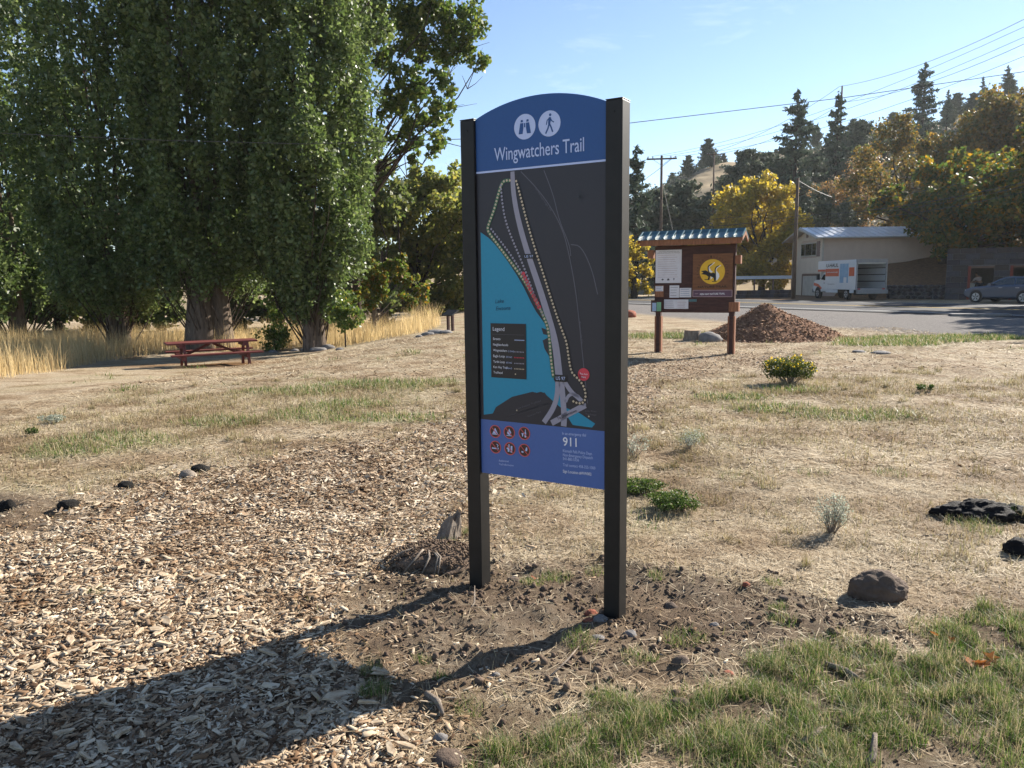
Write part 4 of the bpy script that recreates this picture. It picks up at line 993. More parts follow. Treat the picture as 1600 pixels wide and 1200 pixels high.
for i, (a, b, w, h, l) in enumerate([(983, 496, 22, 16, 'reddish rubble stone beyond the kiosk'), (1380, 553, 30, 6, 'flat grey stone slab in the lawn beyond the yellow bush'), (1345, 551, 22, 5, 'small flat stone slab beside the larger slab')]):
    stone('stone', a, b, w, h, MAT_GREYROCK if i else MAT_REDROCK, l, seed=80 + i)
for i, (a, b, w, h) in enumerate([(680, 522, 30, 9), (668, 524, 18, 7), (697, 521, 20, 7), (655, 527, 12, 5), (495, 548, 26, 9), (512, 545, 20, 9), (475, 548, 16, 6), (460, 549, 14, 5), (530, 546, 14, 5), (425, 551, 14, 5)]):
    stone('stone', a, b, w, h, MAT_GREYROCK, 'low grey stone at the foot of the tall dry grass by the poplars', seed=90 + i, group='stones along the tall dry grass')
# mulch heap
hp = G(1222, 533)
n1 = 90; uu = np.linspace(-1.35, 1.35, n1); UU, VV = np.meshgrid(uu, uu)
rr2 = np.hypot(UU, VV)
hz = np.clip(1 - rr2, 0, 1) ** .85 * .80 + .16 * np.exp(-((UU + .15) ** 2 + VV ** 2) / .05) + .10 * fbm(UU * 3, VV * 3, s=101) * (rr2 < 1.1) + .06 * fbm(UU * 14, VV * 14, s=103) * (rr2 < 1.05)
hz = np.where(rr2 > 1.12, -.15, hz)
hx, hy = UU * (1.72 + .25 * (UU > 0)), VV * 1.5
ii = np.arange(n1 * n1).reshape(n1, n1); hq = np.stack([ii[:-1, :-1], ii[:-1, 1:], ii[1:, 1:], ii[1:, :-1]], -1).reshape(-1, 4)
MAT_MULCH = M('bark_mulch', (0.30, 0.165, 0.10), (0.10, 0.055, 0.036), scale=16, rough=0.95, bump=1.0, bscale=50, spec=.1)
heap = thing('mulch_heap', (hp.x, hp.y + 1.1, float(gtop(hp.x, hp.y + 1.1))), 0, 'large heap of reddish brown bark mulch behind the kiosk', 'mulch heap')
raw('heap_body', np.stack([hx, hy, hz], -1).reshape(-1, 3), hq, 4, MAT_MULCH, heap, smooth=True)
k_ = rng.integers(0, n1 * n1, 6500); k_ = k_[(rr2.ravel()[k_] < 1.15)]
pz = np.stack([hx.ravel()[k_] + rng.normal(0, .02, len(k_)), hy.ravel()[k_] + rng.normal(0, .02, len(k_)), np.maximum(hz.ravel()[k_], -.02) + .01], 1)
sc_ = rng.uniform(.03, .09, len(k_))
MAT_BARK = leafmat('bark_bits', [(.10, .056, .035), (.22, .12, .07), (.35, .205, .125), (.44, .28, .18)], transl=0, rough=.9, spec=.1)
tag(scatter('bark_bits', CH_V, CH_F, pz, rand_rot(len(k_), .6), np.stack([sc_, sc_ * .35, sc_ * .2], 1), MAT_BARK, heap), kind='stuff')
# orange fallen leaves on the turf
MAT_OLEAF = leafmat('orange_leaf', [(.30, .10, .03), (.38, .15, .05), (.26, .12, .05)], transl=.25, gain=1.2)
for i, (a, b) in enumerate([(1528, 1046), (1545, 1040), (1516, 1048), (1536, 1050), (1485, 1010), (1460, 1000)]):
    p = onground(a, b); m = MB()
    pts = [(.0, -.5), (.18, -.3), (.45, -.35), (.32, -.05), (.5, .15), (.2, .2), (.0, .55), (-.2, .2), (-.5, .15), (-.3, -.05), (-.45, -.35), (-.18, -.3)]
    s = .07 if i < 4 else .045; T = Matrix.Translation(p + Vector((0, 0, .03))) @ Euler((random.uniform(-.5, .5), random.uniform(-.5, .5), random.uniform(0, 6))).to_matrix().to_4x4()
    vv = [T @ Vector((x * s, y * s, .25 * s * (abs(x) + .3 * y))) for x, y in pts]; vv.append(T @ Vector((0, 0, -.006)))
    m.add(vv, [(k, (k + 1) % 12, 12) for k in range(12)]); tag(m.build('fallen_leaf', MAT_OLEAF), 'curled orange fallen leaf in the small pile on the green turf' if i < 4 else 'single small orange leaf fallen near the boulder side of the turf', 'leaf', 'orange leaves in a pile' if i < 4 else 'single orange leaves')
# ================================================================== TREES AND SHRUBS
MAT_TRUNK = M('grey_bark', (0.20, 0.155, 0.12), (0.07, 0.052, 0.04), scale=5, rough=0.95, bump=1.0, bscale=14, stretch=(2.5, 2.5, .5), spec=.1)
MAT_DTRUNK = M('dark_bark', (0.075, 0.055, 0.042), (0.03, 0.022, 0.018), scale=5, rough=0.95, bump=.8, bscale=14, stretch=(2.5, 2.5, .5), spec=.1)
L_POP = leafmat('poplar_leaf', [(.046, .072, .02), (.07, .104, .028), (.10, .14, .042), (.155, .19, .07), (.066, .096, .028)], transl=.36, rough=.42, spec=.45, gain=2.0)
L_COT = leafmat('cottonwood_leaf', [(.05, .09, .018), (.08, .125, .025), (.12, .165, .035), (.17, .19, .045)], transl=.38, rough=.45, gain=1.6)
L_WIL = leafmat('willow_leaf', [(.095, .115, .028), (.13, .145, .034), (.18, .175, .042), (.08, .105, .028), (.22, .19, .045)], transl=.48, gain=2.3)
L_YEL = leafmat('yellow_leaf', [(.26, .20, .035), (.38, .29, .045), (.48, .36, .06), (.20, .19, .04), (.42, .30, .04)], transl=.45, gain=1.6)
L_MAP = leafmat('maple_leaf', [(.05, .085, .018), (.08, .115, .022), (.15, .13, .02), (.32, .17, .02), (.06, .09, .02)], transl=.4, gain=1.8)
L_ORG = leafmat('orange_leafage', [(.14, .10, .03), (.22, .14, .035), (.12, .10, .03), (.075, .09, .025), (.30, .18, .04), (.095, .095, .03), (.07, .085, .028)], transl=.4, gain=1.6)
L_BRN = leafmat('brown_sparse_leaf', [(.17, .11, .06), (.22, .145, .075), (.12, .10, .05), (.30, .17, .05)], transl=.3)
L_CON = leafmat('conifer_needle', [(.055, .08, .052), (.078, .105, .068), (.105, .13, .086), (.045, .064, .046)], transl=.1, rough=.7, spec=.2)
L_JUN = leafmat('juniper_needle', [(.065, .082, .052), (.095, .112, .068), (.12, .138, .086)], transl=.1, rough=.7, spec=.2)
L_DRK = leafmat('dark_broadleaf', [(.05, .075, .02), (.075, .10, .028), (.10, .125, .035), (.15, .155, .045)], transl=.4, gain=2.0)
L_SUM = leafmat('sumac_leaf', [(.06, .10, .018), (.09, .13, .022), (.14, .165, .03), (.07, .11, .02), (.18, .18, .035), (.26, .14, .03)], transl=.4, gain=1.5)

def clump_points(cent, rad, n, shell=.55):
    """n points in ellipsoidal clumps, biased to the outside of each"""
    k = rng.choice(len(cent), n, p=(np.prod(rad, 1) ** .7) / (np.prod(rad, 1) ** .7).sum())
    d = rng.normal(size=(n, 3)); d /= np.linalg.norm(d, axis=1)[:, None]
    r = rng.random(n) ** shell * rng.uniform(.75, 1.15, n)
    return cent[k] + d * rad[k] * r[:, None]
def limb(m, a, b, r0, r1, sag=.0, n=6, k=4):
    a = Vector(a); b = Vector(b); pts = []; rs = []
    for i in range(k + 1):
        t = i / k; p = a.lerp(b, t); p.z += sag * math.sin(math.pi * t)
        j = (b - a).length * .05 * math.sin(math.pi * t); p += Vector((random.gauss(0, j), random.gauss(0, j), random.gauss(0, j * .4)))
        pts.append(p); rs.append(r0 + (r1 - r0) * t)
    m.tube(pts, rs, n, caps=False)

def poplar(base, height, profile, nleaf, label, trunk_r, stems, seed, lsize=.13, skirt=1.2, group=None):
    """columnar multi-stemmed poplar; profile = [(height fraction, radius)]"""
    random.seed(seed)
    t = thing('poplar_tree', base, 0, label, 'tree', group)
    m = MB(); pf = np.array(profile)
    R = lambda z: np.interp(z / height, pf[:, 0], pf[:, 1])
    for i in range(stems):
        a = 2 * math.pi * i / stems + random.uniform(-.4, .4); d = trunk_r * (.55 if stems > 1 else 0)
        x, y = d * math.cos(a), d * math.sin(a); rs = trunk_r * (.62 if stems > 1 else 1)
        pts = []; rr = []
        for j in range(9):
            f = j / 8; z = -0.3 + height * .9 * f
            sp = 1 + f * 1.8
            pts.append((x * sp + random.gauss(0, .06) * (f > .05), y * sp + random.gauss(0, .06) * (f > .05), z)); rr.append(rs * (1.35 if j == 0 else 1.0) * max(.1, 1 - 2.2 * f) + .02)
        m.tube(pts, rr, 12, caps=False)
    m.build('trunk', MAT_TRUNK, t, smooth=True)
    # steep upswept limbs carry the clumps
    br = MB(); cs = []; rd = []
    for i in range(int(height * 30)):
        z = skirt + (height - skirt) * random.random() ** 1.35
        a = random.uniform(0, 2 * math.pi); r = float(R(z)) * (.30 + .70 * random.random() ** .55) * (.82 + .5 * float(vnoise(a * 1.6 + seed, z * .55, s=seed)))
        c = (r * math.cos(a), r * math.sin(a), z); s = random.uniform(.7, 1.35) * min(1.0, .35 + float(R(z)) / 2.6)
        cs.append(c); rd.append((.34 * s, .34 * s, .78 * s))
        if i % 5 == 0: limb(br, (c[0] * .2, c[1] * .2, max(.2, z - 1.6 - r)), c, .028, .006, 0, 5, 3)
    br.build('limb', MAT_DTRUNK, t, smooth=True)['kind'] = 'stuff'
    P = clump_points(np.array(cs), np.array(rd), nleaf)
    k = nleaf // 9; q = rng.random(k) ** 1.2; zi = skirt + .6 + (height - skirt - 1.2) * q; ai = rng.uniform(0, 6.283, k); ri = R(zi) * .72 * rng.random(k) ** .5
    P = np.concatenate([P, np.stack([ri * np.cos(ai), ri * np.sin(ai), zi], 1)])
    leaves('crown', P, np.concatenate([np.full(nleaf, lsize), np.full(k, lsize * 1.9)]), L_POP, t)
    return t
def gbase(px, py, Y):
    p = at(px, py, Y); return (p.x, p.y, float(gtop(p.x, p.y)))
b2 = gbase(490, 545, 26.0); b1 = gbase(328, 545, 27.4); b3 = gbase(188, 548, 28.8); b4 = gbase(30, 545, 32)
poplar(b2, 18, [(0, .3), (.05, .45), (.10, .8), (.17, 1.6), (.28, 2.25), (.42, 2.45), (.6, 2.55), (.85, 2.2), (1, .7)], 82000, 'leafy poplar with narrow waist whose sunlit crown glitters beside the dry grass', .34, 3, 11, skirt=1.3)
poplar(b1, 19, [(0, 1.0), (.08, 1.4), (.16, 2.3), (.3, 2.8), (.6, 2.8), (.85, 2.0), (1, .8)], 74000, 'massive poplar with thick split grey trunk behind the picnic table', .66, 5, 12, skirt=2.4)
poplar(b3, 19, [(0, .6), (.07, 1.1), (.14, 2.3), (.3, 3.0), (.6, 3.0), (.85, 2.0), (1, .8)], 58000, 'dark poplar in shade with slim trunk among tall dry grass', .32, 2, 13, skirt=1.7)
poplar(b4, 19, [(0, .6), (.06, 1.8), (.12, 2.8), (.3, 3.4), (.6, 3.2), (.85, 2.2), (1, .8)], 42000, 'shaded poplar at the end of the row with sky showing through its edge', .30, 2, 14, lsize=.16, skirt=1.6)
poplar(gbase(-210, 545, 33), 20, [(0, .6), (.06, 1.6), (.12, 2.4), (.3, 2.8), (.6, 2.6), (.85, 1.6), (1, .2)], 16000, 'poplar standing beyond the end of the row of poplars', .30, 2, 15, lsize=.16, skirt=1.6)

def broadleaf(name, label, base, clumps, nleaf, lsize, mat, trunk_r, cat='tree', fork=.35, group=None, bark=MAT_DTRUNK, sag=.15, shell=.55, lean=(0, 0), stems=1, cscale=1.0):
    """trunk, a limb out to each clump of foliage, leaves through the clumps. clumps: (x, y, z, rx, ry, rz) relative to base"""
    t = thing(name, base, 0, label, cat, group)
    cs = np.array([c[:3] for c in clumps], float); rd = np.array([c[3:] for c in clumps], float)
    top = cs[:, 2].max(); zf = top * fork; m = MB()
    for s in range(stems):
        ox, oy = (0, 0) if stems == 1 else (trunk_r * 1.2 * math.cos(s * 2.3), trunk_r * 1.2 * math.sin(s * 2.3))
        m.tube([(ox, oy, -.3), (ox + lean[0] * .3, oy + lean[1] * .3, zf * .5), (ox + lean[0], oy + lean[1], zf), (lean[0] * 1.6, lean[1] * 1.6, zf + (top - zf) * .45)], [trunk_r * 1.35, trunk_r, trunk_r * .8, trunk_r * .3], 9, caps=False)
    m.build('trunk', bark, t, smooth=True)
    m = MB()
    for c in cs:
        f = random.uniform(.75, 1.3); limb(m, (lean[0] * f, lean[1] * f, min(zf * f, c[2] * .8)), c, trunk_r * .42, trunk_r * .08, sag * abs(c[0]) * .5, 6, 4)
        for _ in range(3):
            e = Vector(c) + Vector((random.gauss(0, .6), random.gauss(0, .6), random.gauss(0, .5))) * float(rd[0].mean())
            limb(m, Vector(c) * .9, e, trunk_r * .12, trunk_r * .03, 0, 4, 2)
    m.build('limb', bark, t, smooth=True)['kind'] = 'stuff'
    # break every clump into small sprays
    sub = []; sr = []
    for c, r in zip(cs, rd):
        k = max(6, int(10 * cscale))
        p = clump_points(c[None], r[None], k, .5); sub.append(p); sr.append(np.tile(r * .36, (k, 1)) * rng.uniform(.6, 1.35, (k, 1)))
    leaves('crown', clump_points(np.concatenate(sub), np.concatenate(sr), nleaf, shell), lsize, mat, t)
    return t
def clumps_px(base, Y, lst, dy=1.0):
    """clump centres from the photo: (px, py, rpx[, rpz]) at distance Y (+ spread), as offsets from base"""
    out = []
    for c in lst:
        y = Y + random.uniform(-dy, dy); p = at(c[0], c[1], y); k = Y * 1.02 / 1200
        rx = c[2] * k; rz = (c[3] if len(c) > 3 else c[2]) * k
        out.append((p.x - base[0], p.y - base[1], p.z - base[2], rx, rx * 1.1, rz))
    return out
random.seed(5)
# cottonwood behind the poplars with the drooping bough
bc = gbase(560, 530, 34)
broadleaf('cottonwood_tree', 'cottonwood behind the poplars with a long drooping leafy bough against the sky', bc, clumps_px(bc, 33.5, [(640, 20, 40), (690, 15, 45), (735, 30, 32), (660, 75, 36), (715, 75, 34), (750, 95, 20), (640, 130, 34), (690, 130, 26), (655, 180, 34), (700, 185, 26), (630, 220, 28), (672, 225, 22), (645, 250, 14), (620, 160, 30), (600, 60, 50), (560, 20, 60), (520, 0, 60), (600, -60, 70), (690, -50, 60), (640, -130, 60), (560, -150, 70)], 1.2), 24000, .21, L_COT, .17, fork=.3, cscale=1.3)
# willows far behind
random.seed(6)
bw = gbase(655, 488, 44)
broadleaf('willow_tree', 'olive green willow thicket behind the tall dry grass beside the sign post', bw, clumps_px(bw, 44, [(640, 320, 46), (690, 310, 42), (665, 285, 28), (610, 350, 42), (720, 330, 38), (640, 380, 52), (700, 380, 50), (660, 430, 52), (720, 430, 46), (610, 410, 44), (700, 468, 40), (640, 468, 40), (740, 380, 44), (760, 430, 46), (670, 350, 46), (600, 450, 40)], 2), 34000, .25, L_WIL, .2, fork=.2, cscale=1.8)
bw = gbase(775, 470, 60)
broadleaf('willow_tree', 'tall pale willow hidden mostly behind the trail sign posts', bw, clumps_px(bw, 60, [(700, 290, 34), (715, 275, 24), (750, 320, 46), (800, 340, 50), (850, 350, 50), (900, 370, 45), (760, 400, 50), (830, 410, 55), (900, 420, 45), (950, 410, 35)], 3), 14000, .32, L_WIL, .28, fork=.3)
bw = gbase(600, 486, 40)
broadleaf('broadleaf_tree', 'dark green tree filling the gap behind the poplar with the narrow waist', bw, clumps_px(bw, 40, [(560, 330, 50), (600, 300, 42), (520, 400, 54), (580, 420, 50), (625, 305, 26), (480, 440, 54), (540, 470, 44), (600, 470, 40), (440, 470, 44)], 2), 15000, .27, L_DRK, .2, fork=.2, cscale=1.6)
for i, (px, l) in enumerate(((430, 'dark hedge tree seen between the two nearer poplar trunks'), (250, 'dark hedge tree behind the split trunk poplar'), (90, 'dark hedge tree behind the tall grass under the shaded poplars'), (-80, 'dark hedge tree beyond the end of the poplar row'))):
    bh = gbase(px, 486, 38 + i)
    broadleaf('hedge_tree', l, bh, [(random.uniform(-3, 3), random.uniform(-1, 1), random.uniform(.6, 6.5), 1.6, 1.3, 1.2) for _ in range(22)], 9000, .33, L_DRK, .2, fork=.3)
# sumac-like shrub with bare twigs
random.seed(8)
bs = gbase(585, 520, 29.5)
broadleaf('shrub', 'spreading sumac shrub with green and reddish leaves and bare twigs', bs, clumps_px(bs, 29.5, [(600, 425, 26), (635, 435, 24), (570, 430, 26), (655, 455, 16), (620, 410, 18), (590, 460, 22), (560, 465, 20), (640, 470, 14), (545, 480, 20)], .7), 5600, .14, L_SUM, .05, 'shrub', fork=.2, stems=5, bark=MAT_STUMP)
# low leafy suckers at the poplar feet
for i, (px, py, Y, w, l) in enumerate([(430, 500, 26.8, 26, 'bright leafy sucker growth beside the split trunk poplar'), (540, 470, 25.2, 24, 'bright green sucker shoots on the flank of the narrow poplar')]):
    b_ = gbase(px, 540, Y); broadleaf('sucker_shoots', l, b_, clumps_px(b_, Y, [(px, py, w), (px + 14, py + 22, w * .8), (px - 12, py + 20, w * .8), (px, py + 32, w * .9)], .2), 1500, .11, L_COT, .012, 'shrub', stems=5)

# ---- right-hand side
random.seed(9)
by = (at(1190, 455, 74).x, 74, 0)
broadleaf('yellow_tree', 'bright yellow autumn tree behind the kiosk and the utility pole', by, clumps_px(by, 74, [(1180, 305, 34), (1220, 310, 32), (1150, 330, 34), (1195, 350, 44), (1240, 345, 32), (1125, 360, 32), (1160, 385, 42), (1215, 390, 42), (1105, 375, 22), (1250, 375, 20), (1185, 425, 36), (1145, 420, 30), (1230, 425, 24), (1200, 285, 16), (1165, 292, 14)], 2.5), 28000, .31, L_YEL, .3, fork=.25, cscale=1.5)
byl = (at(990, 470, 62).x, 62, 0)
broadleaf('yellow_shrub', 'tall yellow green shrub between the sign post and the kiosk', byl, clumps_px(byl, 62, [(990, 385, 18), (1005, 400, 18), (985, 420, 24), (1008, 430, 16), (975, 395, 20), (990, 450, 22), (960, 430, 25)], 1), 5000, .22, L_YEL, .12, 'shrub', stems=3)
broadleaf('green_shrub', 'grey green shrub beside the house under the yellow tree', (at(1300, 440, 72).x, 72, 0), clumps_px((at(1300, 440, 72).x, 72, 0), 72, [(1290, 330, 30), (1320, 335, 26), (1300, 365, 34), (1335, 360, 24), (1270, 372, 20)], 1.5), 6000, .24, L_JUN, .2, 'shrub')
bo = (at(1466, 420, 61).x, 61, 1.0)
broadleaf('maple_tree', 'big green maple with dark leaning trunk spreading over the house roof', bo, clumps_px(bo, 60, [(1405, 330, 24), (1450, 325, 40), (1495, 320, 50), (1430, 352, 18), (1480, 372, 34), (1530, 350, 52), (1580, 330, 55), (1540, 385, 28), (1590, 380, 34), (1510, 270, 50), (1560, 280, 50), (1620, 300, 60), (1650, 360, 50), (1385, 310, 24), (1455, 285, 34)], 3), 36000, .31, L_MAP, .42, fork=.3, lean=(.8, -.4), cscale=1.6)
bo = (at(1560, 420, 74).x, 74, 3.0)
broadleaf('orange_maple_tree', 'large orange autumn maple rising behind the stone garages', bo, clumps_px(bo, 74, [(1530, 190, 40), (1580, 180, 44), (1620, 190, 50), (1500, 225, 40), (1550, 235, 50), (1600, 240, 55), (1480, 270, 40), (1660, 230, 60), (1450, 230, 20), (1700, 280, 70)], 3), 24000, .34, L_ORG, .4, fork=.3, cscale=1.6)
bo = (at(1400, 410, 76).x, 76, 3.0)
broadleaf('sparse_maple_tree', 'thinning brownish orange tree behind the house with bare limbs showing', bo, clumps_px(bo, 76, [(1400, 220, 36), (1360, 255, 34), (1430, 260, 36), (1380, 295, 36), (1340, 290, 26), (1440, 300, 34), (1415, 190, 20), (1335, 330, 26), (1400, 330, 36)], 3), 12000, .26, L_ORG, .3, fork=.3, cscale=1.8)
bo = (at(1345, 410, 84).x, 84, 6.0)
broadleaf('bare_tree', 'half bare brown tree on the slope above the house', bo, clumps_px(bo, 84, [(1340, 270, 30), (1320, 300, 30), (1360, 310, 30), (1330, 340, 30), (1290, 300, 22)], 2), 5000, .2, L_BRN, .25, fork=.25, cscale=1.8)

bo = (38.5, 53.5, 0)
broadleaf('maple_tree', 'dense green maple hanging over the far end of the stone garages', bo, [(random.uniform(-4.5, 4), random.uniform(-3, 3), random.uniform(4.2, 13), 1.9, 1.9, 1.6) for _ in range(24)], 18000, .32, L_MAP, .4, fork=.3, cscale=1.4)
bo = (35.5, 41.0, 0)
broadleaf('maple_tree', 'roadside maple whose crown shades the road beyond the parked car', bo, [(random.uniform(-3.2, 4), random.uniform(-4, 4), random.uniform(3.5, 13), 1.9, 1.9, 1.7) for _ in range(24)], 11000, .42, L_MAP, .4, fork=.3)
bo = (34, 33, 0)
broadleaf('maple_tree', 'roadside maple standing farther along the road verge', bo, [(random.uniform(-4.5, 4.5), random.uniform(-4, 4), random.uniform(4, 12), 2.1, 2.1, 1.8) for _ in range(20)], 8000, .45, L_MAP, .4, fork=.3)
# conifers: whorls of drooping branches with needle sprays
def conifer_mesh(seed, H=10., R=2.2, top=.35, dens=1.0, gap=.25, mat=L_CON, jun=False):
    random.seed(seed); r2 = np.random.default_rng(seed)
    t = thing('conifer', (0, 0, 0)); m = MB(); m.tube([(0, 0, -1.5), (0, 0, H * .5), (0, 0, H * .98)], [H * .018, H * .012, .02], 7, caps=False)
    P = []; z = H * (.10 if jun else .16)
    while z < H * .99:
        f = (z / H); rr = R * (1 - f) ** (.55 if jun else .8) * random.uniform(.6, 1.15) + .12
        nb_ = random.randint(4, 7)
        for b in range(nb_):
            if random.random() < gap: continue
            a = random.uniform(0, 6.28); l = rr * random.uniform(.6, 1.1); rise = (.55 if jun else -.12 + .5 * f) * l
            e = Vector((l * math.cos(a), l * math.sin(a), z + rise)); m.tube([(0, 0, z), e * .5 + Vector((0, 0, z * .5 + .05 * l)), e], [.05, .03, .01], 4, caps=False)
            k = int(14 * l * dens) + 4; tt = r2.random(k) ** .7; w = .10 + .30 * l * (1 - tt * .7)
            q = np.stack([e.x * tt, e.y * tt, z + rise * tt], 1) + r2.normal(size=(k, 3)) * (w * np.array([.5, .5, .22])[:, None]).T if False else np.stack([e.x * tt, e.y * tt, z + rise * tt], 1) + r2.normal(size=(k, 3)) * np.stack([w * .45, w * .45, w * .3], 1)
            P.append(q)
        z += H * random.uniform(.018, .034)
    P.append(np.stack([r2.normal(0, .06, 30), r2.normal(0, .06, 30), H * r2.uniform(.9, 1.02, 30)], 1))
    m.build('trunk', MAT_DTRUNK, t, smooth=True)
    P = np.concatenate(P); n = len(P); s = .30 * r2.uniform(.6, 1.3, n)
    scatter('crown', LEAF_V, LEAF_F, P, rand_rot(n), np.stack([s * 1.3, s * .7, s], 1), mat, t)
    return t
con = [conifer_mesh(1, 10, 3.1, gap=.42, dens=2.2), conifer_mesh(2, 10, 2.1, gap=.42, dens=2.0), conifer_mesh(3, 6, 2.6, gap=.1, dens=3.0, mat=L_JUN, jun=True)]
HILLR = [(-400, 6), (-150, 6), (0, 8), (20, 16), (30, 20.5), (42, 25), (60, 27.5), (75, 29.5), (90, 31.5), (105, 34), (120, 37), (150, 42), (220, 48), (500, 54)]
def hill(x, y):
    x = np.asarray(x, float); y = np.asarray(y, float)
    xr = x * 180 / np.maximum(y, 60)          # follow the spur as it runs back
    r = np.interp(xr, [a for a, b in HILLR], [b for a, b in HILLR])
    h = r * sstep(66, 185, y + .35 * (x - 30)) * (1 - .5 * sstep(200, 420, y))
    return h + (fbm(x / 14, y / 14, o=4, s=111) * 5 + fbm(x / 3, y / 3, o=3, s=113) * .8) * sstep(70, 120, y) - .3
used = [False] * 3
def place_conifer(kind, px, py_top, py_bot, Y, label, group='conifers on the hillside', zb=None):
    x = at(px, py_bot, Y).x; zt = at(px, py_top, Y).z
    z = zb if zb is not None else max(0.0, float(hill(x, Y)))
    zb_ = min(z, zt - 3)
    H0 = 6 if kind == 2 else 10
    o = con[kind] if not used[kind] else dup(con[kind]); used[kind] = True
    s = (zt - zb_) / H0; wd = {0: 1, 1: 1, 2: 1}[kind]
    o.location = (x, Y, zb_); o.scale = (s * wd, s * wd, s); o.rotation_euler = (0, 0, random.uniform(0, 6))
    tag(o, label, 'conifer', group)
    return o
random.seed(21)
place_conifer(0, 1240, 145, 330, 95, 'tall dark pine with open drooping branches above the utility pole')
place_conifer(1, 1303, 146, 330, 104, 'slim tall pine beside a power pole on the hillside')
place_conifer(0, 1435, 100, 300, 118, 'tallest pine rising above the brown autumn tree on the slope')
place_conifer(0, 993, 232, 470, 70, 'dark dense spruce directly behind the sign post', zb=0)
place_conifer(2, 1068, 285, 380, 88, 'round dark juniper behind the kiosk utility pole')
place_conifer(2, 1022, 300, 420, 84, 'dark juniper between the spruce and the kiosk pole')
place_conifer(2, 1165, 236, 330, 110, 'dense dark juniper above the yellow tree')
place_conifer(2, 1195, 240, 330, 116, 'dense juniper left of the open branched pine')
place_conifer(2, 1215, 255, 340, 100, 'low juniper under the open branched pine')
place_conifer(2, 1130, 275, 330, 120, 'small juniper near the far power pole on the slope')
place_conifer(2, 1270, 240, 350, 108, 'dark juniper between the two tall pines')
place_conifer(2, 1340, 190, 330, 122, 'green bushy juniper on the slope behind the bare tree')
place_conifer(2, 1370, 200, 330, 128, 'bushy juniper higher on the slope near the tallest pine')
place_conifer(1, 1475, 140, 260, 130, 'thin pine next to the tallest pine')
for px, pt, Y in ((1072, 256, 180), (1095, 250, 182), (1122, 243, 184), (1395, 176, 170), (1350, 190, 172), (1495, 146, 165), (1310, 205, 175), (1050, 270, 176)):
    place_conifer(2, px, pt, pt + 16, Y, 'little round juniper on the skyline of the hill', 'junipers on the ridge', zb=float(hill(at(px, pt, Y).x, Y)))
random.seed(77)
for q in range(34):
    px = random.uniform(1060, 1600); Y = random.uniform(110, 165); xx = (px - 800) / 1200 * Y; zz = float(hill(xx, Y))
    o = dup(con[2]); s = random.uniform(.35, .8); o.location = (xx, Y, zz - .2); o.scale = (s, s, s * random.uniform(.9, 1.3)); o.rotation_euler = (0, 0, random.uniform(0, 6)); tag(o, 'dark juniper scattered on the dry hillside', 'conifer', 'junipers scattered on the slope')
place_conifer(1, 1534, 120, 160, 160, 'dark pine on the ridge beside the airy pine', 'pines on the ridge', zb=float(hill(at(1534, 158, 160).x, 160)))
place_conifer(0, 1572, 103, 150, 158, 'airy pine standing alone on the ridge top', 'pines on the ridge', zb=float(hill(at(1572, 148, 158).x, 158)))
# hillside sheet
hxs = axis(5, 90, 1.6, -420, 520, 1.08); hys = axis(62, 200, 1.6, 60, 460, 1.1)
HX, HY = np.meshgrid(hxs, hys); HZ = hill(HX, HY) * sstep(60, 70, HY + .2 * HX) - .4 * (HY < 66)
ii = np.arange(HX.size).reshape(HX.shape); hq = np.stack([ii[:-1, :-1], ii[:-1, 1:], ii[1:, 1:], ii[1:, :-1]], -1).reshape(-1, 4)
MAT_HILL = M('dry_hillside', (0.46, 0.355, 0.225), (0.17, 0.135, 0.085), scale=.16, rough=0.95, bump=.6, bscale=1.5, spec=.05)
tag(raw('hillside', np.stack([HX, HY, HZ], -1).reshape(-1, 3), hq, 4, MAT_HILL, smooth=True), kind='structure')
# low scrub over the slope
x = rng.uniform(5, 160, 3600); y = rng.uniform(84, 190, 3600); k = (fbm(x / 18, y / 18, s=121) > -.06); x, y = x[k], y[k]
c_ = np.stack([x, y, hill(x, y) + .3], 1)
pts = np.repeat(c_, 11, 0) + rng.normal(size=(len(c_) * 11, 3)) * np.repeat(rng.uniform(.35, 1.1, len(c_)), 11)[:, None] * np.array([.8, .8, .4])
tag(leaves('hillside_scrub', pts, .55, L_JUN, None), 'low grey green sagebrush scrub scattered over the hillside', 'scrub', kind='stuff')

# ---- tall dry grass along the poplars
MAT_TALL = leafmat('tall_dry_grass', [(.30, .22, .11), (.44, .34, .18), (.56, .45, .26), (.36, .25, .12), (.50, .40, .22)], transl=.35, rough=.7, spec=.15)
TALL = GP([(-500, 604), (-100, 598), (0, 592), (100, 578), (150, 566), (230, 556), (300, 549), (420, 548), (500, 545), (560, 537), (620, 527), (665, 519), (690, 508), (600, 495), (300, 490), (-500, 490)])
def tall(n, ymax, h0, h1, w, seg):
    x, y = sample(n, -26, 1, 11, ymax, lambda a, b: inpoly(a + .5 * fbm(a, b, s=131), b + .9 * fbm(a, b, s=132), TALL), 14); k = len(x)
    return tag(blades('tall_dry_grass', np.stack([x, y, gtop(x, y) - .02], 1), rng.uniform(h0, h1, k) * (.7 + .8 * vnoise(x * .9, y * .9, s=133)), np.full(k, w), .33, MAT_TALL, seg=seg), 'tall golden dry grass growing between and beyond the poplars', 'grass', kind='stuff')
tall(34000, 32, .35, .85, .011, 2)
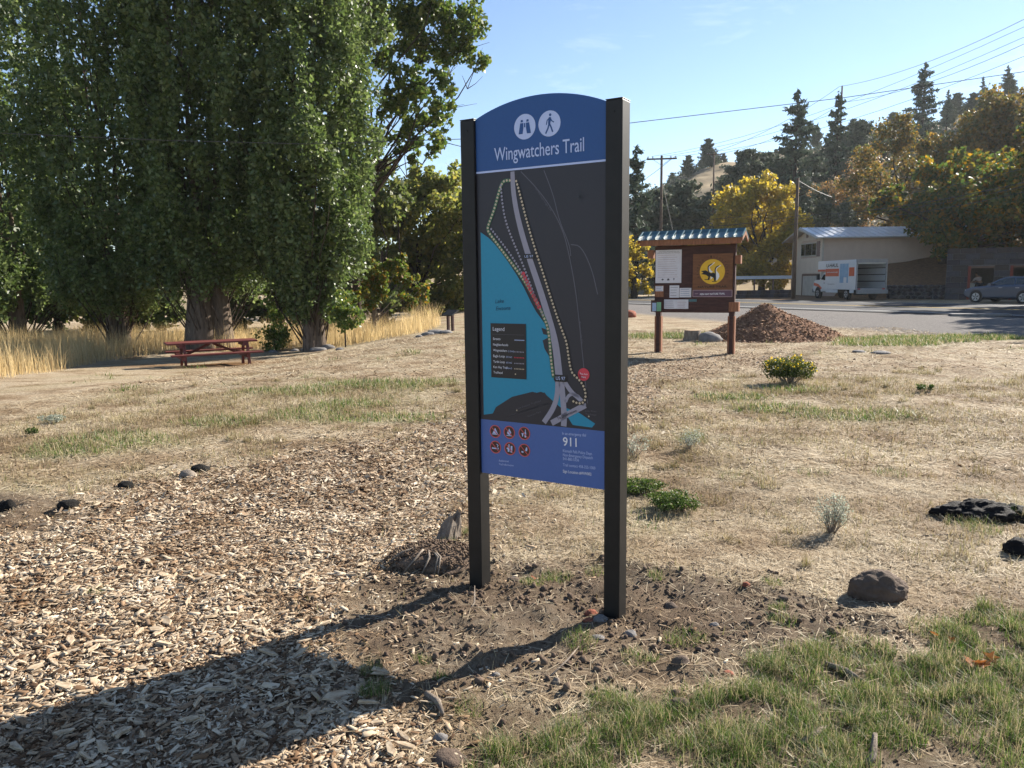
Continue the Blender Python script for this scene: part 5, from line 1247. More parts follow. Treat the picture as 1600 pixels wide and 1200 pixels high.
# ---- small shrubs in the lawn
L_BUSH = leafmat('rabbitbrush', [(.045, .07, .018), (.075, .10, .025), (.13, .14, .035)], transl=.3, gain=1.5)
L_FLOW = leafmat('yellow_flower', [(.62, .42, .02), (.72, .52, .04)], transl=.3)
L_SAGE = leafmat('sage_grey', [(.20, .22, .17), (.28, .30, .24), (.36, .37, .30)], transl=.25)
L_LOWG = leafmat('low_green_leaf', [(.04, .075, .015), (.065, .105, .022), (.11, .145, .035)], transl=.3, gain=1.5)
def bush(name, label, px, py, wpx, hpx, nl, ls, mat, cat='shrub', flowers=0, twigs=14, up=False):
    p = onground(px, py); k = (p.y * 1.02 + .1) / 1200; w, h = wpx * k, hpx * k
    t = thing(name, (p.x, p.y + w * .3, float(gtop(p.x, p.y + w * .3))), 0, label, cat)
    m = MB(); tips = []
    for i in range(twigs):
        a = random.uniform(0, 6.28); r = random.random() ** .5 * w * .45; e = (r * math.cos(a), r * math.sin(a) * .8, h * random.uniform(.6, .95) * (1 - .35 * (2 * r / w) ** 2))
        limb(m, (e[0] * .12, e[1] * .12, -.02), e, max(.002, w * .008), .001, 0, 4, 3); tips.append(e)
    m.build('stem', MAT_STUMP, t)['kind'] = 'stuff'
    tips = np.array(tips); cs = np.concatenate([tips, tips * np.array([.8, .8, .6])]); rd = np.tile(np.array([w * .13, w * .13, h * .16]), (len(cs), 1))
    P = clump_points(cs, rd, nl); P[:, 2] = np.maximum(P[:, 2], .01)
    leaves('foliage', P, ls, mat, t)
    if flowers:
        P = clump_points(tips * np.array([1.02, 1.02, 1.06]), rd[:len(tips)] * .8, flowers); leaves('flower_heads', P, ls * .9, L_FLOW, t)['kind'] = 'stuff'
    return t
random.seed(31)
bush('flowering_bush', 'round green bush with small yellow flowers on the dry lawn', 1243, 603, 88, 44, 4600, .030, L_BUSH, 'bush', flowers=330, twigs=40)
bush('low_shrub', 'low bright green shrub mat beside the sign post', 1000, 778, 90, 25, 3000, .014, L_LOWG, twigs=40)
bush('low_shrub', 'low green shrub with brownish base just past the sign post', 1058, 806, 94, 31, 3400, .014, L_LOWG, twigs=40)
bush('sagebrush', 'wispy pale grey sagebrush plant casting a long shadow', 1307, 838, 60, 66, 900, .012, L_SAGE, 'plant', twigs=46)
bush('lawn_plant', 'small dark green plant alone on the dry lawn', 1450, 613, 26, 14, 500, .022, L_LOWG, 'plant')
bush('lawn_plant', 'grey green wispy plant beside the sign post on the lawn', 990, 720, 60, 44, 500, .014, L_SAGE, 'plant', twigs=30)
bush('lawn_plant', 'spiky pale green weed on the lawn behind the low shrubs', 1080, 706, 50, 36, 400, .014, L_SAGE, 'plant', twigs=30)
bush('lawn_plant', 'bluish green low plant in the dry grass left of the chips', 72, 663, 40, 14, 500, .02, L_SAGE, 'plant')
bush('lawn_plant', 'tiny dark bush in the dry grass with a short shadow', 46, 682, 20, 14, 300, .018, L_LOWG, 'plant')
# ================================================================== ROAD, BUILDINGS, VEHICLES, POLES
MAT_ASPH = M('asphalt', (0.056, 0.056, 0.060), (0.036, 0.036, 0.04), scale=3, rough=0.9, bump=.3, bscale=60, spec=.2)
MAT_LINE = M('road_paint_white', (0.62, 0.62, 0.60), (0.45, 0.45, 0.44), scale=6, rough=0.8); MAT_LINEY = M('road_paint_yellow', (0.55, 0.36, 0.05), (0.4, 0.26, 0.04), scale=6, rough=0.8)
rdv = Vector((.49, -.872)).normalized(); rpv = Vector((-rdv.y, rdv.x)) * 1.0
if rpv.x < 0: rpv = -rpv
def rp(s, p, z): q = rdv * s + rpv * p; return (q.x, q.y, z)
def strip(name, p0_, p1_, z, mat, parent=None, s0=-160, s1=60):
    m = MB(); m.add([rp(s0, p0_, z), rp(s1, p0_, z), rp(s1, p1_, z), rp(s0, p1_, z)], [(0, 1, 2, 3)]); return m.build(name, mat, parent)
road = tag(strip('road', 30.4, 42.0, .03, MAT_ASPH), kind='structure')
strip('edge_line', 31.3, 31.5, .035, MAT_LINE, road); strip('edge_line', 41.0, 41.2, .035, MAT_LINE, road)
strip('centre_line', 36.1, 36.25, .035, MAT_LINEY, road); strip('centre_line', 36.45, 36.6, .035, MAT_LINEY, road)
# ---- house
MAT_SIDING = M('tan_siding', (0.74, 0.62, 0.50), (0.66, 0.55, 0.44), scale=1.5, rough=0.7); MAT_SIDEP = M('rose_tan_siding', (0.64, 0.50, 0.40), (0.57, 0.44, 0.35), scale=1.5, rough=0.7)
MAT_TRIM = M('cream_trim', (0.58, 0.52, 0.43), scale=3, rough=0.6); MAT_ROOFM = M('pale_metal_roof', (0.62, 0.63, 0.64), (0.52, 0.53, 0.55), scale=.8, rough=0.32, metal=.35, spec=.6)
MAT_GDOOR = M('garage_door_cream', (0.60, 0.55, 0.48), scale=2, rough=0.6); MAT_BROWN = M('brown_trim', (0.20, 0.12, 0.085), scale=3, rough=0.7)
def glassmat():
    m, nt, b = newmat('window_glass'); f = noise(nt, 1.5, 2); nt.links.new(ramp(nt, [(.3, (.012, .016, .016)), (.7, (.03, .036, .034))], f), b.inputs['Base Color']); b.inputs['Roughness'].default_value = .05; b.inputs['Specular IOR Level'].default_value = .8; return m
MAT_GLASS = glassmat()
HY0, HW = 63.0, 6.7; HX0 = at(1285, 400, HY0).x; HX1 = HX0 + 14
zE = at(1285, 370, HY0).z; zRg = at(1258, 357.5, HY0 + HW / 2).z
house = thing('house', (HX0, HY0, 0), 0, 'two storey tan clapboard house with pale metal gable roof across the road', 'house')
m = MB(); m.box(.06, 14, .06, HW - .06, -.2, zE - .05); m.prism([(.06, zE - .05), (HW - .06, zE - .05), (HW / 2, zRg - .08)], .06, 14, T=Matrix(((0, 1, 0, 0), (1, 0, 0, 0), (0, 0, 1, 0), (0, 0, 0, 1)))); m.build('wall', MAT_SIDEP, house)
def clap(x, z0, z1, a0, a1, side, skip=()):
    """lapped boards; side 'g': gable wall in y,z at local x=0, 's': long wall in x,z at local y=0"""
    m = MB(); z = z0; st = .21
    while z < z1:
        zt = min(z + st, z1)
        def gable_span(zz):
            if side != 'g' or zz < zE - .05: return a0, a1
            f = (zz - zE + .05) / (zRg - zE); return a0 + (a1 - a0) * .5 * f, a1 - (a1 - a0) * .5 * f
        segs = [gable_span(zt)]
        for (b0, b1, c0, c1) in skip:
            if zt > c0 and z < c1:
                out = []
                for p, q in segs:
                    if b0 > p: out.append((p, min(b0, q)))
                    if b1 < q: out.append((max(b1, p), q))
                segs = [s for s in out if s[1] - s[0] > .02]
        for p, q in segs:
            if side == 'g': v = [(0, p, z), (0, q, z), (.045, q, zt), (.045, p, zt), (.06, p, z), (.06, q, z)]
            else: v = [(p, 0, z), (q, 0, z), (q, .045, zt), (p, .045, zt), (p, .06, z), (q, .06, z)]
            m.add(v, [(0, 1, 2, 3), (0, 1, 5, 4)])
        z += st
    return m
wy0, wy1 = 1.2, 4.6; wz0, wz1 = at(1262, 401, HY0 + 3).z, at(1262, 379.5, HY0 + 3).z
gy0, gy1, gz1 = .45, 4.2, at(1270, 428, HY0 + 2).z
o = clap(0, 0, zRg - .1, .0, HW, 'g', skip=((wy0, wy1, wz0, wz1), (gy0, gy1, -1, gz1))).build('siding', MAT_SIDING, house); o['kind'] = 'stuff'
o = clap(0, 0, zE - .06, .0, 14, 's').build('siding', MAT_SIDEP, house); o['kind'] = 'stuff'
def yzbox(name, x0, x1, y0, y1, z0, z1, mat, parent): m = MB(); m.box(x0, x1, y0, y1, z0, z1); return m.build(name, mat, parent)
for yy in (-.02, HW - .1): yzbox('corner_board', -.02, .1, yy, yy + .12, 0, zE, MAT_TRIM, house)
w = yzbox('window', -.03, .05, wy0, wy1, wz0, wz1, MAT_TRIM, house)
for a, b in ((wy0 + .1, wy0 + .9), (wy0 + 1.0, wy1 - 1.0), (wy1 - .9, wy1 - .1)): yzbox('pane', -.045, -.031, a, b, wz0 + .1, wz1 - .1, MAT_GLASS, w)
for a, b in ((wy0 - .62, wy0 - .05),): yzbox('shutter', -.04, .04, a, b, wz0 - .05, wz1 + .05, M('shutter_mauve', (.26, .175, .15), scale=3), house)
g = yzbox('garage_door', .0, .08, gy0 + .16, gy1 - .16, 0, gz1 - .16, MAT_GDOOR, house)
for k in range(4): yzbox('door_panel', -.015, -.001, gy0 + .25, gy1 - .25, .06 + k * (gz1 - .25) / 4, (k + 1) * (gz1 - .25) / 4 - .04, MAT_GDOOR, g)
for a, b in ((gy0, gy0 + .15), (gy1 - .15, gy1)): yzbox('door_jamb', -.03, .09, a, b, 0, gz1 - .16, MAT_BROWN, house)
yzbox('door_lintel', -.03, .09, gy0, gy1, gz1 - .155, gz1, MAT_BROWN, house)
yzbox('gable_vent', -.03, .02, HW / 2 - .2, HW / 2 + .2, zRg - .75, zRg - .4, MAT_BROWN, house)
TX = Matrix(((0, 1, 0, 0), (1, 0, 0, 0), (0, 0, 1, 0), (0, 0, 0, 1)))
sl = (zRg - zE) / (HW / 2); ov = .55
for nm, pts in (('roof_slope', [(-ov, zE - ov * sl), (HW / 2, zRg), (HW / 2, zRg + .1), (-ov, zE - ov * sl + .1)]), ('roof_slope', [(HW + ov, zE - ov * sl), (HW / 2 + .001, zRg), (HW / 2 + .001, zRg + .1), (HW + ov, zE - ov * sl + .1)])):
    m = MB(); m.prism(pts, -.7, 14.6, T=TX); rf = m.build(nm, MAT_ROOFM, house)
m = MB()
for k in range(26):
    x = -.68 + k * .61; m.prism([(-ov - .01, zE - ov * sl + .1), (HW / 2, zRg + .1), (HW / 2, zRg + .14), (-ov - .01, zE - ov * sl + .14)], x, x + .05, T=TX)
m.build('roof_seam', MAT_ROOFM, rf)['kind'] = 'stuff'
m = MB(); m.prism([(-ov - .02, zE - ov * sl - .08), (HW / 2, zRg - .09), (HW + ov + .02, zE - ov * sl - .08), (HW + ov + .02, zE - ov * sl + .02), (HW / 2, zRg + .02), (-ov - .02, zE - ov * sl + .02)], -.78, -.705, T=TX); m.build('barge_board', MAT_TRIM, house)
# ---- stone garages across the road
MAT_BLOCK = [M('garage_block_%s' % n, c, tuple(v * .7 for v in c), scale=3, rough=.95, bump=.6, bscale=12) for n, c in (('plum', (.065, .055, .064)), ('slate', (.085, .08, .09)), ('umber', (.075, .06, .055)))]
MAT_MORT = M('pale_mortar', (.20, .19, .19), scale=6, rough=.95); MAT_JAMB = M('rust_red_jamb', (.24, .055, .035), scale=4, rough=.7); MAT_DARKIN = M('garage_interior', (.05, .045, .045), scale=2, rough=.95)
gl = at(1476, 468, 50.5); gdir = Vector((.86, -.51)).normalized(); gang = math.atan2(gdir.y, gdir.x)
gar = thing('stone_garage', (gl.x, gl.y, 0), gang, 'dark stone block garage building with two open bays beyond the parked car', 'garage')
g0 = Vector((gl.x, gl.y, 0)); gt_ = Vector((gdir.x, gdir.y, 0)); gn_ = Vector((gdir.y, -gdir.x, 0))
def GG(px, py):
    d = ray(px, py); o = Vector((0, 0, CAM_H)); t = (g0 - o).dot(gn_) / d.dot(gn_); q = o + d * t; return ((q - g0).dot(gt_), q.z)
o1a, o1z = GG(1513, 416); o1b = GG(1554, 416)[0]; o2a = GG(1579, 416)[0]; o2b = o2a + (o1b - o1a); gw = o2b + 1.6; gh = GG(1490, 388)[1]
def holes(u0, u1, z0, z1): return any(u1 > a + .01 and u0 < b - .01 and z0 < o1z - .01 for a, b in ((o1a, o1b), (o2a, o2b)))
m = MB()
for a, b, c, d in ((0, o1a, 0, gh), (o1b, o2a, 0, gh), (o2b, gw, 0, gh), (o1a, o1b, o1z, gh), (o2a, o2b, o1z, gh)): m.box(a, b, .05, .32, c - .1 * (c == 0), d - .05)
m.box(0, .3, .33, 5.5, -.1, gh - .05); m.box(gw - .3, gw, .33, 5.5, -.1, gh - .05); m.box(.3, gw - .3, 5.2, 5.5, -.1, gh - .05); m.box(.01, gw - .01, .33, 5.49, gh - .3, gh - .06)
m.build('wall', MAT_MORT, gar)
yzbox('floor', .31, gw - .31, .33, 5.19, -.05, .03, MAT_DARKIN, gar)
rows = int(gh / .36); bh = gh / rows
for r in range(rows):
    u = -.0 - (.33 if r % 2 else 0)
    while u < gw:
        bw = random.uniform(.55, .85); a, b = max(u, 0) + .02, min(u + bw, gw) - .02; z0, z1 = r * bh + .015, (r + 1) * bh - .015
        for (h0, h1) in ((o1a, o1b), (o2a, o2b)):
            if z0 < o1z - .05:
                if a < h0 < b: b = h0 - .01
                if a < h1 < b: a = h1 + .01
                if a >= h0 - .005 and b <= h1 + .005: a = b
        if b - a > .08: m = MB(); m.box(a, b, -.02 + random.uniform(-.015, .015), .06, z0, z1); m.build('block', random.choice(MAT_BLOCK), gar, bevel=.02, seg=1)
        u += bw
for a in (o1a, o2a):
    yzbox('door_jamb', a + .002, a + .16, -.03, .3, 0, o1z, MAT_JAMB, gar); yzbox('lintel', a + .165, a + (o1b - o1a) - .005, .0, .3, o1z - .12, o1z - .002, MAT_BROWN, gar)
# ---- stone retaining wall between house and garage
wl, wr = at(1384, 468, 54), at(1474, 468, 51.2); wl.z = wr.z = 0
wd = (wr - wl); wlen = wd.length; wang = math.atan2(wd.y, wd.x)
rw = thing('retaining_wall', (wl.x, wl.y, 0), wang, 'low rough stone retaining wall between the moving truck and the garages', 'wall')
yzbox('wall_core', 0, wlen, .06, .5, -.1, .92, MAT_MORT, rw)
random.seed(41)
for r in range(4):
    u = 0.0
    while u < wlen - .1:
        bw = random.uniform(.28, .5); o = lump('stone', (bw * 1.02, .3, .27), random.choice(MAT_BLOCK), rw, seed=random.randint(0, 99), sub=1, rough=.15, flat=1, smooth=False); o.location = (u + bw / 2, .02, r * .24 - .02); u += bw
# leaf-strewn bank behind the wall
bx = np.linspace(0, 1, 30); BX, BY = np.meshgrid(bx, bx)
px_ = wl.x + .15 + BX * 11; py_ = wl.y + .5 - BX * 2.6 + BY * (10.5 - 5 * BX * 0); pz_ = .75 + BY * 1.6 + BX * 1.0 * BY + .25 * fbm(px_, py_, s=141); pz_ = np.where(BX < .16, pz_ * (BX / .16), pz_)
ii = np.arange(900).reshape(30, 30); bq = np.stack([ii[:-1, :-1], ii[:-1, 1:], ii[1:, 1:], ii[1:, :-1]], -1).reshape(-1, 4)
MAT_BANK = M('leafy_bank', (.26, .145, .07), (.10, .055, .03), scale=5, rough=.95, bump=.8, bscale=14, spec=.05)
tag(raw('bank', np.stack([px_, py_, pz_], -1).reshape(-1, 3), bq, 4, MAT_BANK, smooth=True), kind='structure')
# ---- white rail and dark low wall left of the house
fl, fr_ = at(1150, 440, 66), at(1238, 440, 66)
rail = thing('rail_fence', (fl.x, 66, 0), 0, 'low white rail fence under the yellow tree beside the house', 'fence'); L2 = fr_.x - fl.x
yzbox('top_rail', 0, L2, -.04, .04, at(1190, 436, 66).z, at(1190, 431, 66).z, MAT_WHT, rail)
for k in range(4): yzbox('post', L2 * k / 3 - .06 + (.06 if k == 0 else 0), L2 * k / 3 + .06, .045, .14, -.1, at(1190, 432, 66).z - .02, MAT_BROWN, rail)
lw = thing('garden_wall', (at(1150, 465, 60.5).x, 60.5, 0), 0, 'dark low garden wall in front of the white rail fence', 'wall')
for k in range(12):
    for r in range(2): m = MB(); m.box(k * .37 + .01 + (.1 if r else 0), k * .37 + .36 + (.1 if r else 0), random.uniform(-.02, .02), .3, r * .3, r * .3 + .29); m.build('block', MAT_BLOCK[k % 3], lw, bevel=.02, seg=1)
# ---- moving truck
MAT_TWHITE = M('truck_white', (.66, .68, .70), (.60, .62, .65), scale=2, rough=.35, spec=.5, coat=.3); MAT_TORANGE = M('truck_orange', (.62, .10, .03), (.56, .085, .025), scale=3, rough=.4); MAT_TBLUE = M('truck_picture_blue', (.16, .32, .50), (.32, .46, .58), scale=2.5, rough=.4)
MAT_TYRE = M('tyre_rubber', (.02, .02, .02), scale=9, rough=.9); MAT_RIM = M('wheel_rim', (.50, .50, .52), (.38, .38, .40), scale=5, rough=.35, metal=.7); MAT_DARKP = M('dark_plastic', (.025, .025, .028), scale=6, rough=.6); MAT_STEEL = M('grey_steel', (.30, .31, .34), scale=3, rough=.45, metal=.5); MAT_BLUEIN = M('box_liner', (.15, .17, .21), scale=3, rough=.7); MAT_HLIGHT = M('headlamp', (.70, .70, .66), scale=5, rough=.1); MAT_TAIL = M('tail_lamp', (.45, .02, .02), scale=5, rough=.2)
rc = at(1336, 466, 51.5); fw = Vector((-.069, 1, 0)).normalized(); tang = math.atan2(fw.y, fw.x)
# local frame: +X forward, +Y to the left side, origin at the rear left corner on the ground
truck = thing('moving_truck', (rc.x, rc.y, 0), tang, 'white and orange box moving truck with its cargo door open beside the house', 'truck')
TWD = 2.12; zt_ = at(1358, 405, 51.5).z; zfl = .80
m = MB(); w_ = .06
m.box(0, 4.3, -w_, 0, zfl - .12, zt_ - .06); m.box(0, 4.3, -TWD, -TWD + w_, zfl - .12, zt_ - .06); m.box(4.24, 4.3, -TWD + w_, -w_, zfl - .12, zt_ - .06); m.box(0, 4.3, -TWD, 0, zt_ - .059, zt_)
m.box(4.301, 5.5, -TWD, 0, zt_ - .75, zt_); box_ = m.build('cargo_box', MAT_TWHITE, truck, bevel=.02)
yzbox('cargo_floor', 0.01, 4.23, -TWD + w_, -w_, zfl - .12, zfl, MAT_BLUEIN, truck)
yzbox('liner', 4.2, 4.238, -TWD + w_ + .01, -w_ - .01, zfl + .01, zt_ - .08, MAT_BLUEIN, truck)
for yy in (-w_ - .015, -TWD + w_ + .001):
    for zz in (1.2, 1.65, 2.1): yzbox('tie_rail', .1, 4.15, yy, yy + .014, zz, zz + .06, MAT_DARKP, truck)
for zz in (1.2, 1.65): yzbox('tie_rail', 4.18, 4.199, -TWD + .1, -.1, zz, zz + .06, MAT_DARKP, truck)
hd = yzbox('door_header', -.03, .05, -TWD - .005, .005, zt_ - .22, zt_ + .012, MAT_STEEL, truck); yzbox('rolled_door', .06, .5, -TWD + .07, -.07, zt_ - .3, zt_ - .1, MAT_TWHITE, truck)
for yy in (-.09, -TWD - .005): yzbox('door_post', -.035, .02, yy, yy + .095, zfl - .1, zt_ - .225, MAT_STEEL, truck)
yzbox('rear_bumper', -.28, -.04, -TWD + .02, -.02, .42, .68, MAT_STEEL, truck); yzbox('rear_sill', -.04, .06, -TWD + .001, -.001, .66, zfl - .01, MAT_STEEL, truck)
for yy in (-.3, -TWD + .12): yzbox('tail_lamp', -.05, -.041, yy, yy + .18, .69, .77, MAT_TAIL, truck)
for xx in (.3, 2.5): yzbox('skirt', xx, xx + (.5 if xx < 1 else 1.7), -.05, -.002, .46, zfl - .125, MAT_TWHITE, truck)
yzbox('chassis', .1, 5.6, -TWD + .6, -.6, .45, .67, MAT_DARKP, truck)
# side livery on the left wall (y = 0 face)
def ls(name, x0, x1, z0, z1, mat, k=1): return yzbox(name, x0, x1, .0005, .003 + .002 * k, z0, z1, mat, box_)
h3 = zt_ - zfl
ls('orange_band', 2.35, 4.28, zfl + h3 * .42, zt_ - h3 * .30, MAT_TORANGE); ls('orange_band', .25, .95, zfl + h3 * .42, zt_ - h3 * .27, MAT_TORANGE); yzbox('orange_band', 4.302, 5.49, .0005, .005, zt_ - .745, zt_ - .6, MAT_TORANGE, box_)
ls('picture_panel', 1.05, 2.2, zfl + h3 * .18, zt_ - h3 * .13, MAT_TBLUE, 2); ls('picture_figure', 1.25, 1.65, zfl + h3 * .18, zfl + h3 * .38, MAT_TWHITE, 4)
def side_text(s, x0, x1, z, h, mat):
    v, f = text_verts(s, 0, .02); a, b = v[:, 0].min(), v[:, 0].max(); k = (x1 - x0) / (b - a); m = MB()
    m.add([(x1 - (p[0] - a) * k, .009, z + p[1] * h / .7) for p in v], f); return m.build('lettering', mat, box_)
side_text('U-HAUL', 2.45, 4.2, zt_ - h3 * .24, h3 * .13, MAT_BLK); side_text('MOVING MADE EASIER', 2.5, 4.1, zfl + h3 * .55, h3 * .035, MAT_TWHITE); side_text('www.uhaul.com', 2.9, 3.9, zfl + h3 * .12, h3 * .03, MAT_INK)
# cab
cabp = [(4.32, .55), (4.32, zt_ - .78), (4.75, zt_ - .80), (5.35, 1.42), (6.25, 1.30), (6.42, 1.12), (6.45, .6), (6.3, .48), (5.9, .48), (5.1, .48)]
m = MB(); m.prism(cabp, -TWD + .12, -.12); cab = m.build('cab', MAT_TWHITE, truck, bevel=.05)
for yy, s in ((-.119, 1), (-TWD + .119, -1)):
    q = [(4.55, 1.32), (4.55, zt_ - .95), (4.78, zt_ - .95), (5.2, 1.38)]
    m = MB(); m.prism(q, yy, yy + .012 * s); m.build('side_window', MAT_GLASS, cab)
    yzbox('mirror', 5.15, 5.3, yy + (.12 if s > 0 else -.3), yy + (.3 if s > 0 else -.12), 1.35, 1.75, MAT_DARKP, cab); yzbox('mirror_arm', 5.2, 5.24, yy + (0 if s > 0 else -.13), yy + (.13 if s > 0 else 0), 1.45, 1.49, MAT_DARKP, cab)
    m = MB(); m.prism([(5.0, .75), (5.6, 1.05), (6.3, 1.15), (6.35, .95), (5.7, .85), (5.3, .6)], yy, yy + .006 * s); m.build('orange_flash', MAT_TORANGE, cab)
    yzbox('headlamp', 6.40, 6.47, yy - (.32 if s > 0 else 0), yy + (0 if s > 0 else .32), .85, 1.05, MAT_HLIGHT, cab); yzbox('door_handle', 4.6, 4.75, yy, yy + .02 * s, 1.1, 1.14, MAT_DARKP, cab)
m = MB(); m.prism([(4.82, zt_ - .84), (4.86, zt_ - .80), (5.40, 1.44), (5.36, 1.41)], -TWD + .2, -.2); m.build('windscreen', MAT_GLASS, cab)
yzbox('grille', 6.44, 6.47, -TWD + .5, -.5, .75, 1.08, MAT_DARKP, cab); yzbox('front_bumper', 6.42, 6.55, -TWD + .1, -.1, .42, .68, MAT_STEEL, cab)
def wheel(parent, x, y, r, w, out, rimr=.6):
    m = MB(); m.tube([(x, y - w / 2, r), (x, y + w / 2, r)], r, 24); t = m.build('wheel', MAT_TYRE, parent, bevel=.03)
    yo = y + out * (w / 2); m = MB(); m.tube([(x, yo - out * .02, r), (x, yo + out * .012, r)], r * rimr, 20); rm = m.build('rim', MAT_RIM, t)
    m = MB(); m.tube([(x, yo, r), (x, yo + out * .03, r)], r * .17, 10); m.build('hub', MAT_STEEL, t)
    m = MB()
    for k in range(5):
        a = 2 * math.pi * k / 5 + .3; c = Vector((x + r * rimr * .58 * math.cos(a), yo + out * .013, r + r * rimr * .58 * math.sin(a))); T = Matrix.Translation(c) @ Matrix.Rotation(-a, 4, 'Y'); m.box(-r * .2, r * .2, -.004, .004, -r * .085, r * .085, T=T)
    m.build('rim_opening', MAT_DARKP, t)['kind'] = 'stuff'
wheel(truck, 1.35, -.17, .38, .24, 1); wheel(truck, 1.35, -TWD + .17, .38, .24, -1); wheel(truck, 5.62, -.20, .37, .22, 1); wheel(truck, 5.62, -TWD + .20, .37, .22, -1)
m = MB(); m.tube([(5.62, -.118, .40), (5.62, -.110, .40)], .46, 24); m.build('wheel_arch', MAT_DARKP, truck)
m = MB(); m.tube([(1.35, -.62, .38), (1.35, -TWD + .62, .38)], .09, 8); m.build('axle', MAT_DARKP, truck)
# ---- parked car
MAT_CAR = M('blue_grey_car_paint', (.035, .06, .11), (.03, .052, .098), scale=2, rough=.28, spec=.6, metal=.35, coat=.6)
wf, wr2 = G(1533, 473), G(1598, 474.5); wf.z = wr2.z = 0
cdv = (wf - wr2).normalized(); cang = math.atan2(cdv.y, cdv.x)
WB = 2.72; car = thing('parked_car', (wr2.x, wr2.y, 0), cang, 'blue grey hatchback parked in front of the stone garages', 'car')
# local: +X forward, near side at y = +0 (towards the road), car extends to -Y ; rear axle at x=0
CW = 1.80
if (Matrix.Rotation(cang, 3, 'Z') @ Vector((0, 1, 0))).dot(-Vector((wf.x, wf.y, 0))) < 0: sg = -1
else: sg = 1
lower = [(-.78, .42), (-.86, .70), (-.80, .98), (-.4, 1.02), (2.15, .96), (2.9, .90), (3.35, .78), (3.52, .62), (3.50, .38), (3.2, .26), (-.5, .26)]
upper = [(-.70, 1.0), (-.35, 1.30), (.15, 1.45), (.95, 1.48), (1.45, 1.36), (2.25, .96)]
m = MB(); m.prism(lower, sg * 0.0, -sg * CW); body = m.build('body', MAT_CAR, car, bevel=.09, seg=3)
m = MB()
v_ = [(x, -sg * (.06 + .14 * (z - .96) / .5), z) for x, z in upper] + [(x, -sg * (CW - .06 - .14 * (z - .96) / .5), z) for x, z in upper]; n_ = len(upper)
m.add(v_, [tuple(range(n_)), tuple(range(2 * n_ - 1, n_ - 1, -1))] + [(i, i + 1, i + 1 + n_, i + n_) for i in range(n_ - 1)]); m.build('roof', MAT_CAR, car, bevel=.05, seg=3)
for side in (0, 1):
    yf = lambda z: (-sg * (.048 + .14 * (z - .96) / .5)) if side == 0 else (-sg * (CW - .048 - .14 * (z - .96) / .5))
    for pts in ([(-.42, 1.04), (-.2, 1.28), (.2, 1.38), (.55, 1.40), (.55, 1.03)], [(.62, 1.03), (.62, 1.40), (.98, 1.41), (1.40, 1.29), (1.98, 1.0)]):
        m = MB(); m.add([(x, yf(z), z) for x, z in pts], [tuple(range(len(pts)))]); m.build('side_window', MAT_GLASS, car)
    yd = .004 * sg if side == 0 else -sg * (CW + .004)
    for xx in (.35, 1.3): yzbox('door_handle', xx - .1, xx + .1, min(yd, yd + .02 * sg), max(yd, yd + .02 * sg), .84, .87, MAT_RIM, body)
    ym = sg * .02 if side == 0 else -sg * CW - sg * .18
    yzbox('mirror', 1.75, 1.92, min(ym, ym + sg * .16), max(ym, ym + sg * .16), .98, 1.1, MAT_CAR, car)
    yl = -sg * .12 if side == 0 else -sg * (CW - .42); yzbox('headlamp', 3.36, 3.50, min(yl, yl - sg * .3), max(yl, yl - sg * .3), .62, .74, MAT_HLIGHT, car); yzbox('tail_lamp', -.87, -.80, min(yl, yl - sg * .3), max(yl, yl - sg * .3), .72, .88, MAT_TAIL, car)
m = MB(); m.add([(1.50, -sg * .25, 1.345), (2.18, -sg * .16, .995), (2.18, -sg * (CW - .16), .995), (1.50, -sg * (CW - .25), 1.345)], [(0, 1, 2, 3)]); ws = m.build('windscreen', MAT_GLASS, car); ws.location = (.012, 0, .02)
for xx in (0, WB):
    m = MB(); m.tube([(xx, sg * .003, .34), (xx, -sg * .06, .34)], .39, 24); m.build('wheel_arch', MAT_DARKP, car)
    wheel(car, xx, -sg * .09, .33, .21, sg, .70); wheel(car, xx, -sg * (CW - .09), .33, .21, -sg, .70)
# ---- person stooping in the open bay
sk = lambda name, verts, edges, radii, mat, parent, sub=2: None
def skin(name, verts, edges, radii, mat, parent, root=0):
    me = bpy.data.meshes.new(name); me.from_pydata(verts, edges, []); me.materials.append(mat)
    o = link(bpy.data.objects.new(name, me), parent)
    o.modifiers.new('skin', 'SKIN').use_smooth_shade = True
    for i, r in enumerate(radii): me.skin_vertices[0].data[i].radius = (r, r) if not hasattr(r, '__len__') else r
    me.skin_vertices[0].data[root].use_root = True
    s = o.modifiers.new('sub', 'SUBSURF'); s.levels = s.render_levels = 1
    return o
MAT_SKIN = M('skin', (.45, .27, .19), scale=6, rough=.6); MAT_SHIRT = M('pale_pink_shirt', (.62, .50, .47), (.55, .44, .41), scale=4, rough=.8); MAT_TROUS = M('dark_trousers', (.035, .035, .042), scale=4, rough=.85); MAT_HAIR = M('dark_hair', (.04, .03, .025), scale=9, rough=.6); MAT_CARD = M('pale_box_card', (.52, .47, .40), (.46, .41, .35), scale=3, rough=.8)
uP = GG(1532, 440)[0]; pw = g0 + gt_ * uP - gn_ * 1.2
person = thing('person', (pw.x, pw.y, .03), gang, 'stooping person in pale shirt and dark trousers lifting a box inside the garage', 'person')
bv = [(0, 0, .92), (-.03, -.02, 1.10), (-.10, -.05, 1.28), (-.16, -.08, 1.40), (-.21, -.11, 1.47), (-.26, -.14, 1.56), (-.28, -.16, 1.66),       # spine, neck, head
      (.10, .02, .90), (.13, -.04, .50), (.14, .06, .10), (.12, -.10, .04), (-.10, -.02, .90), (-.14, -.14, .50), (-.12, .0, .10), (-.15, -.16, .04),
      (.02, .04, 1.37), (-.16, -.10, 1.13), (-.42, -.20, 1.06), (-.50, -.22, 1.05), (-.26, -.26, 1.36), (-.42, -.32, 1.14), (-.56, -.34, 1.05), (-.62, -.33, 1.04)]
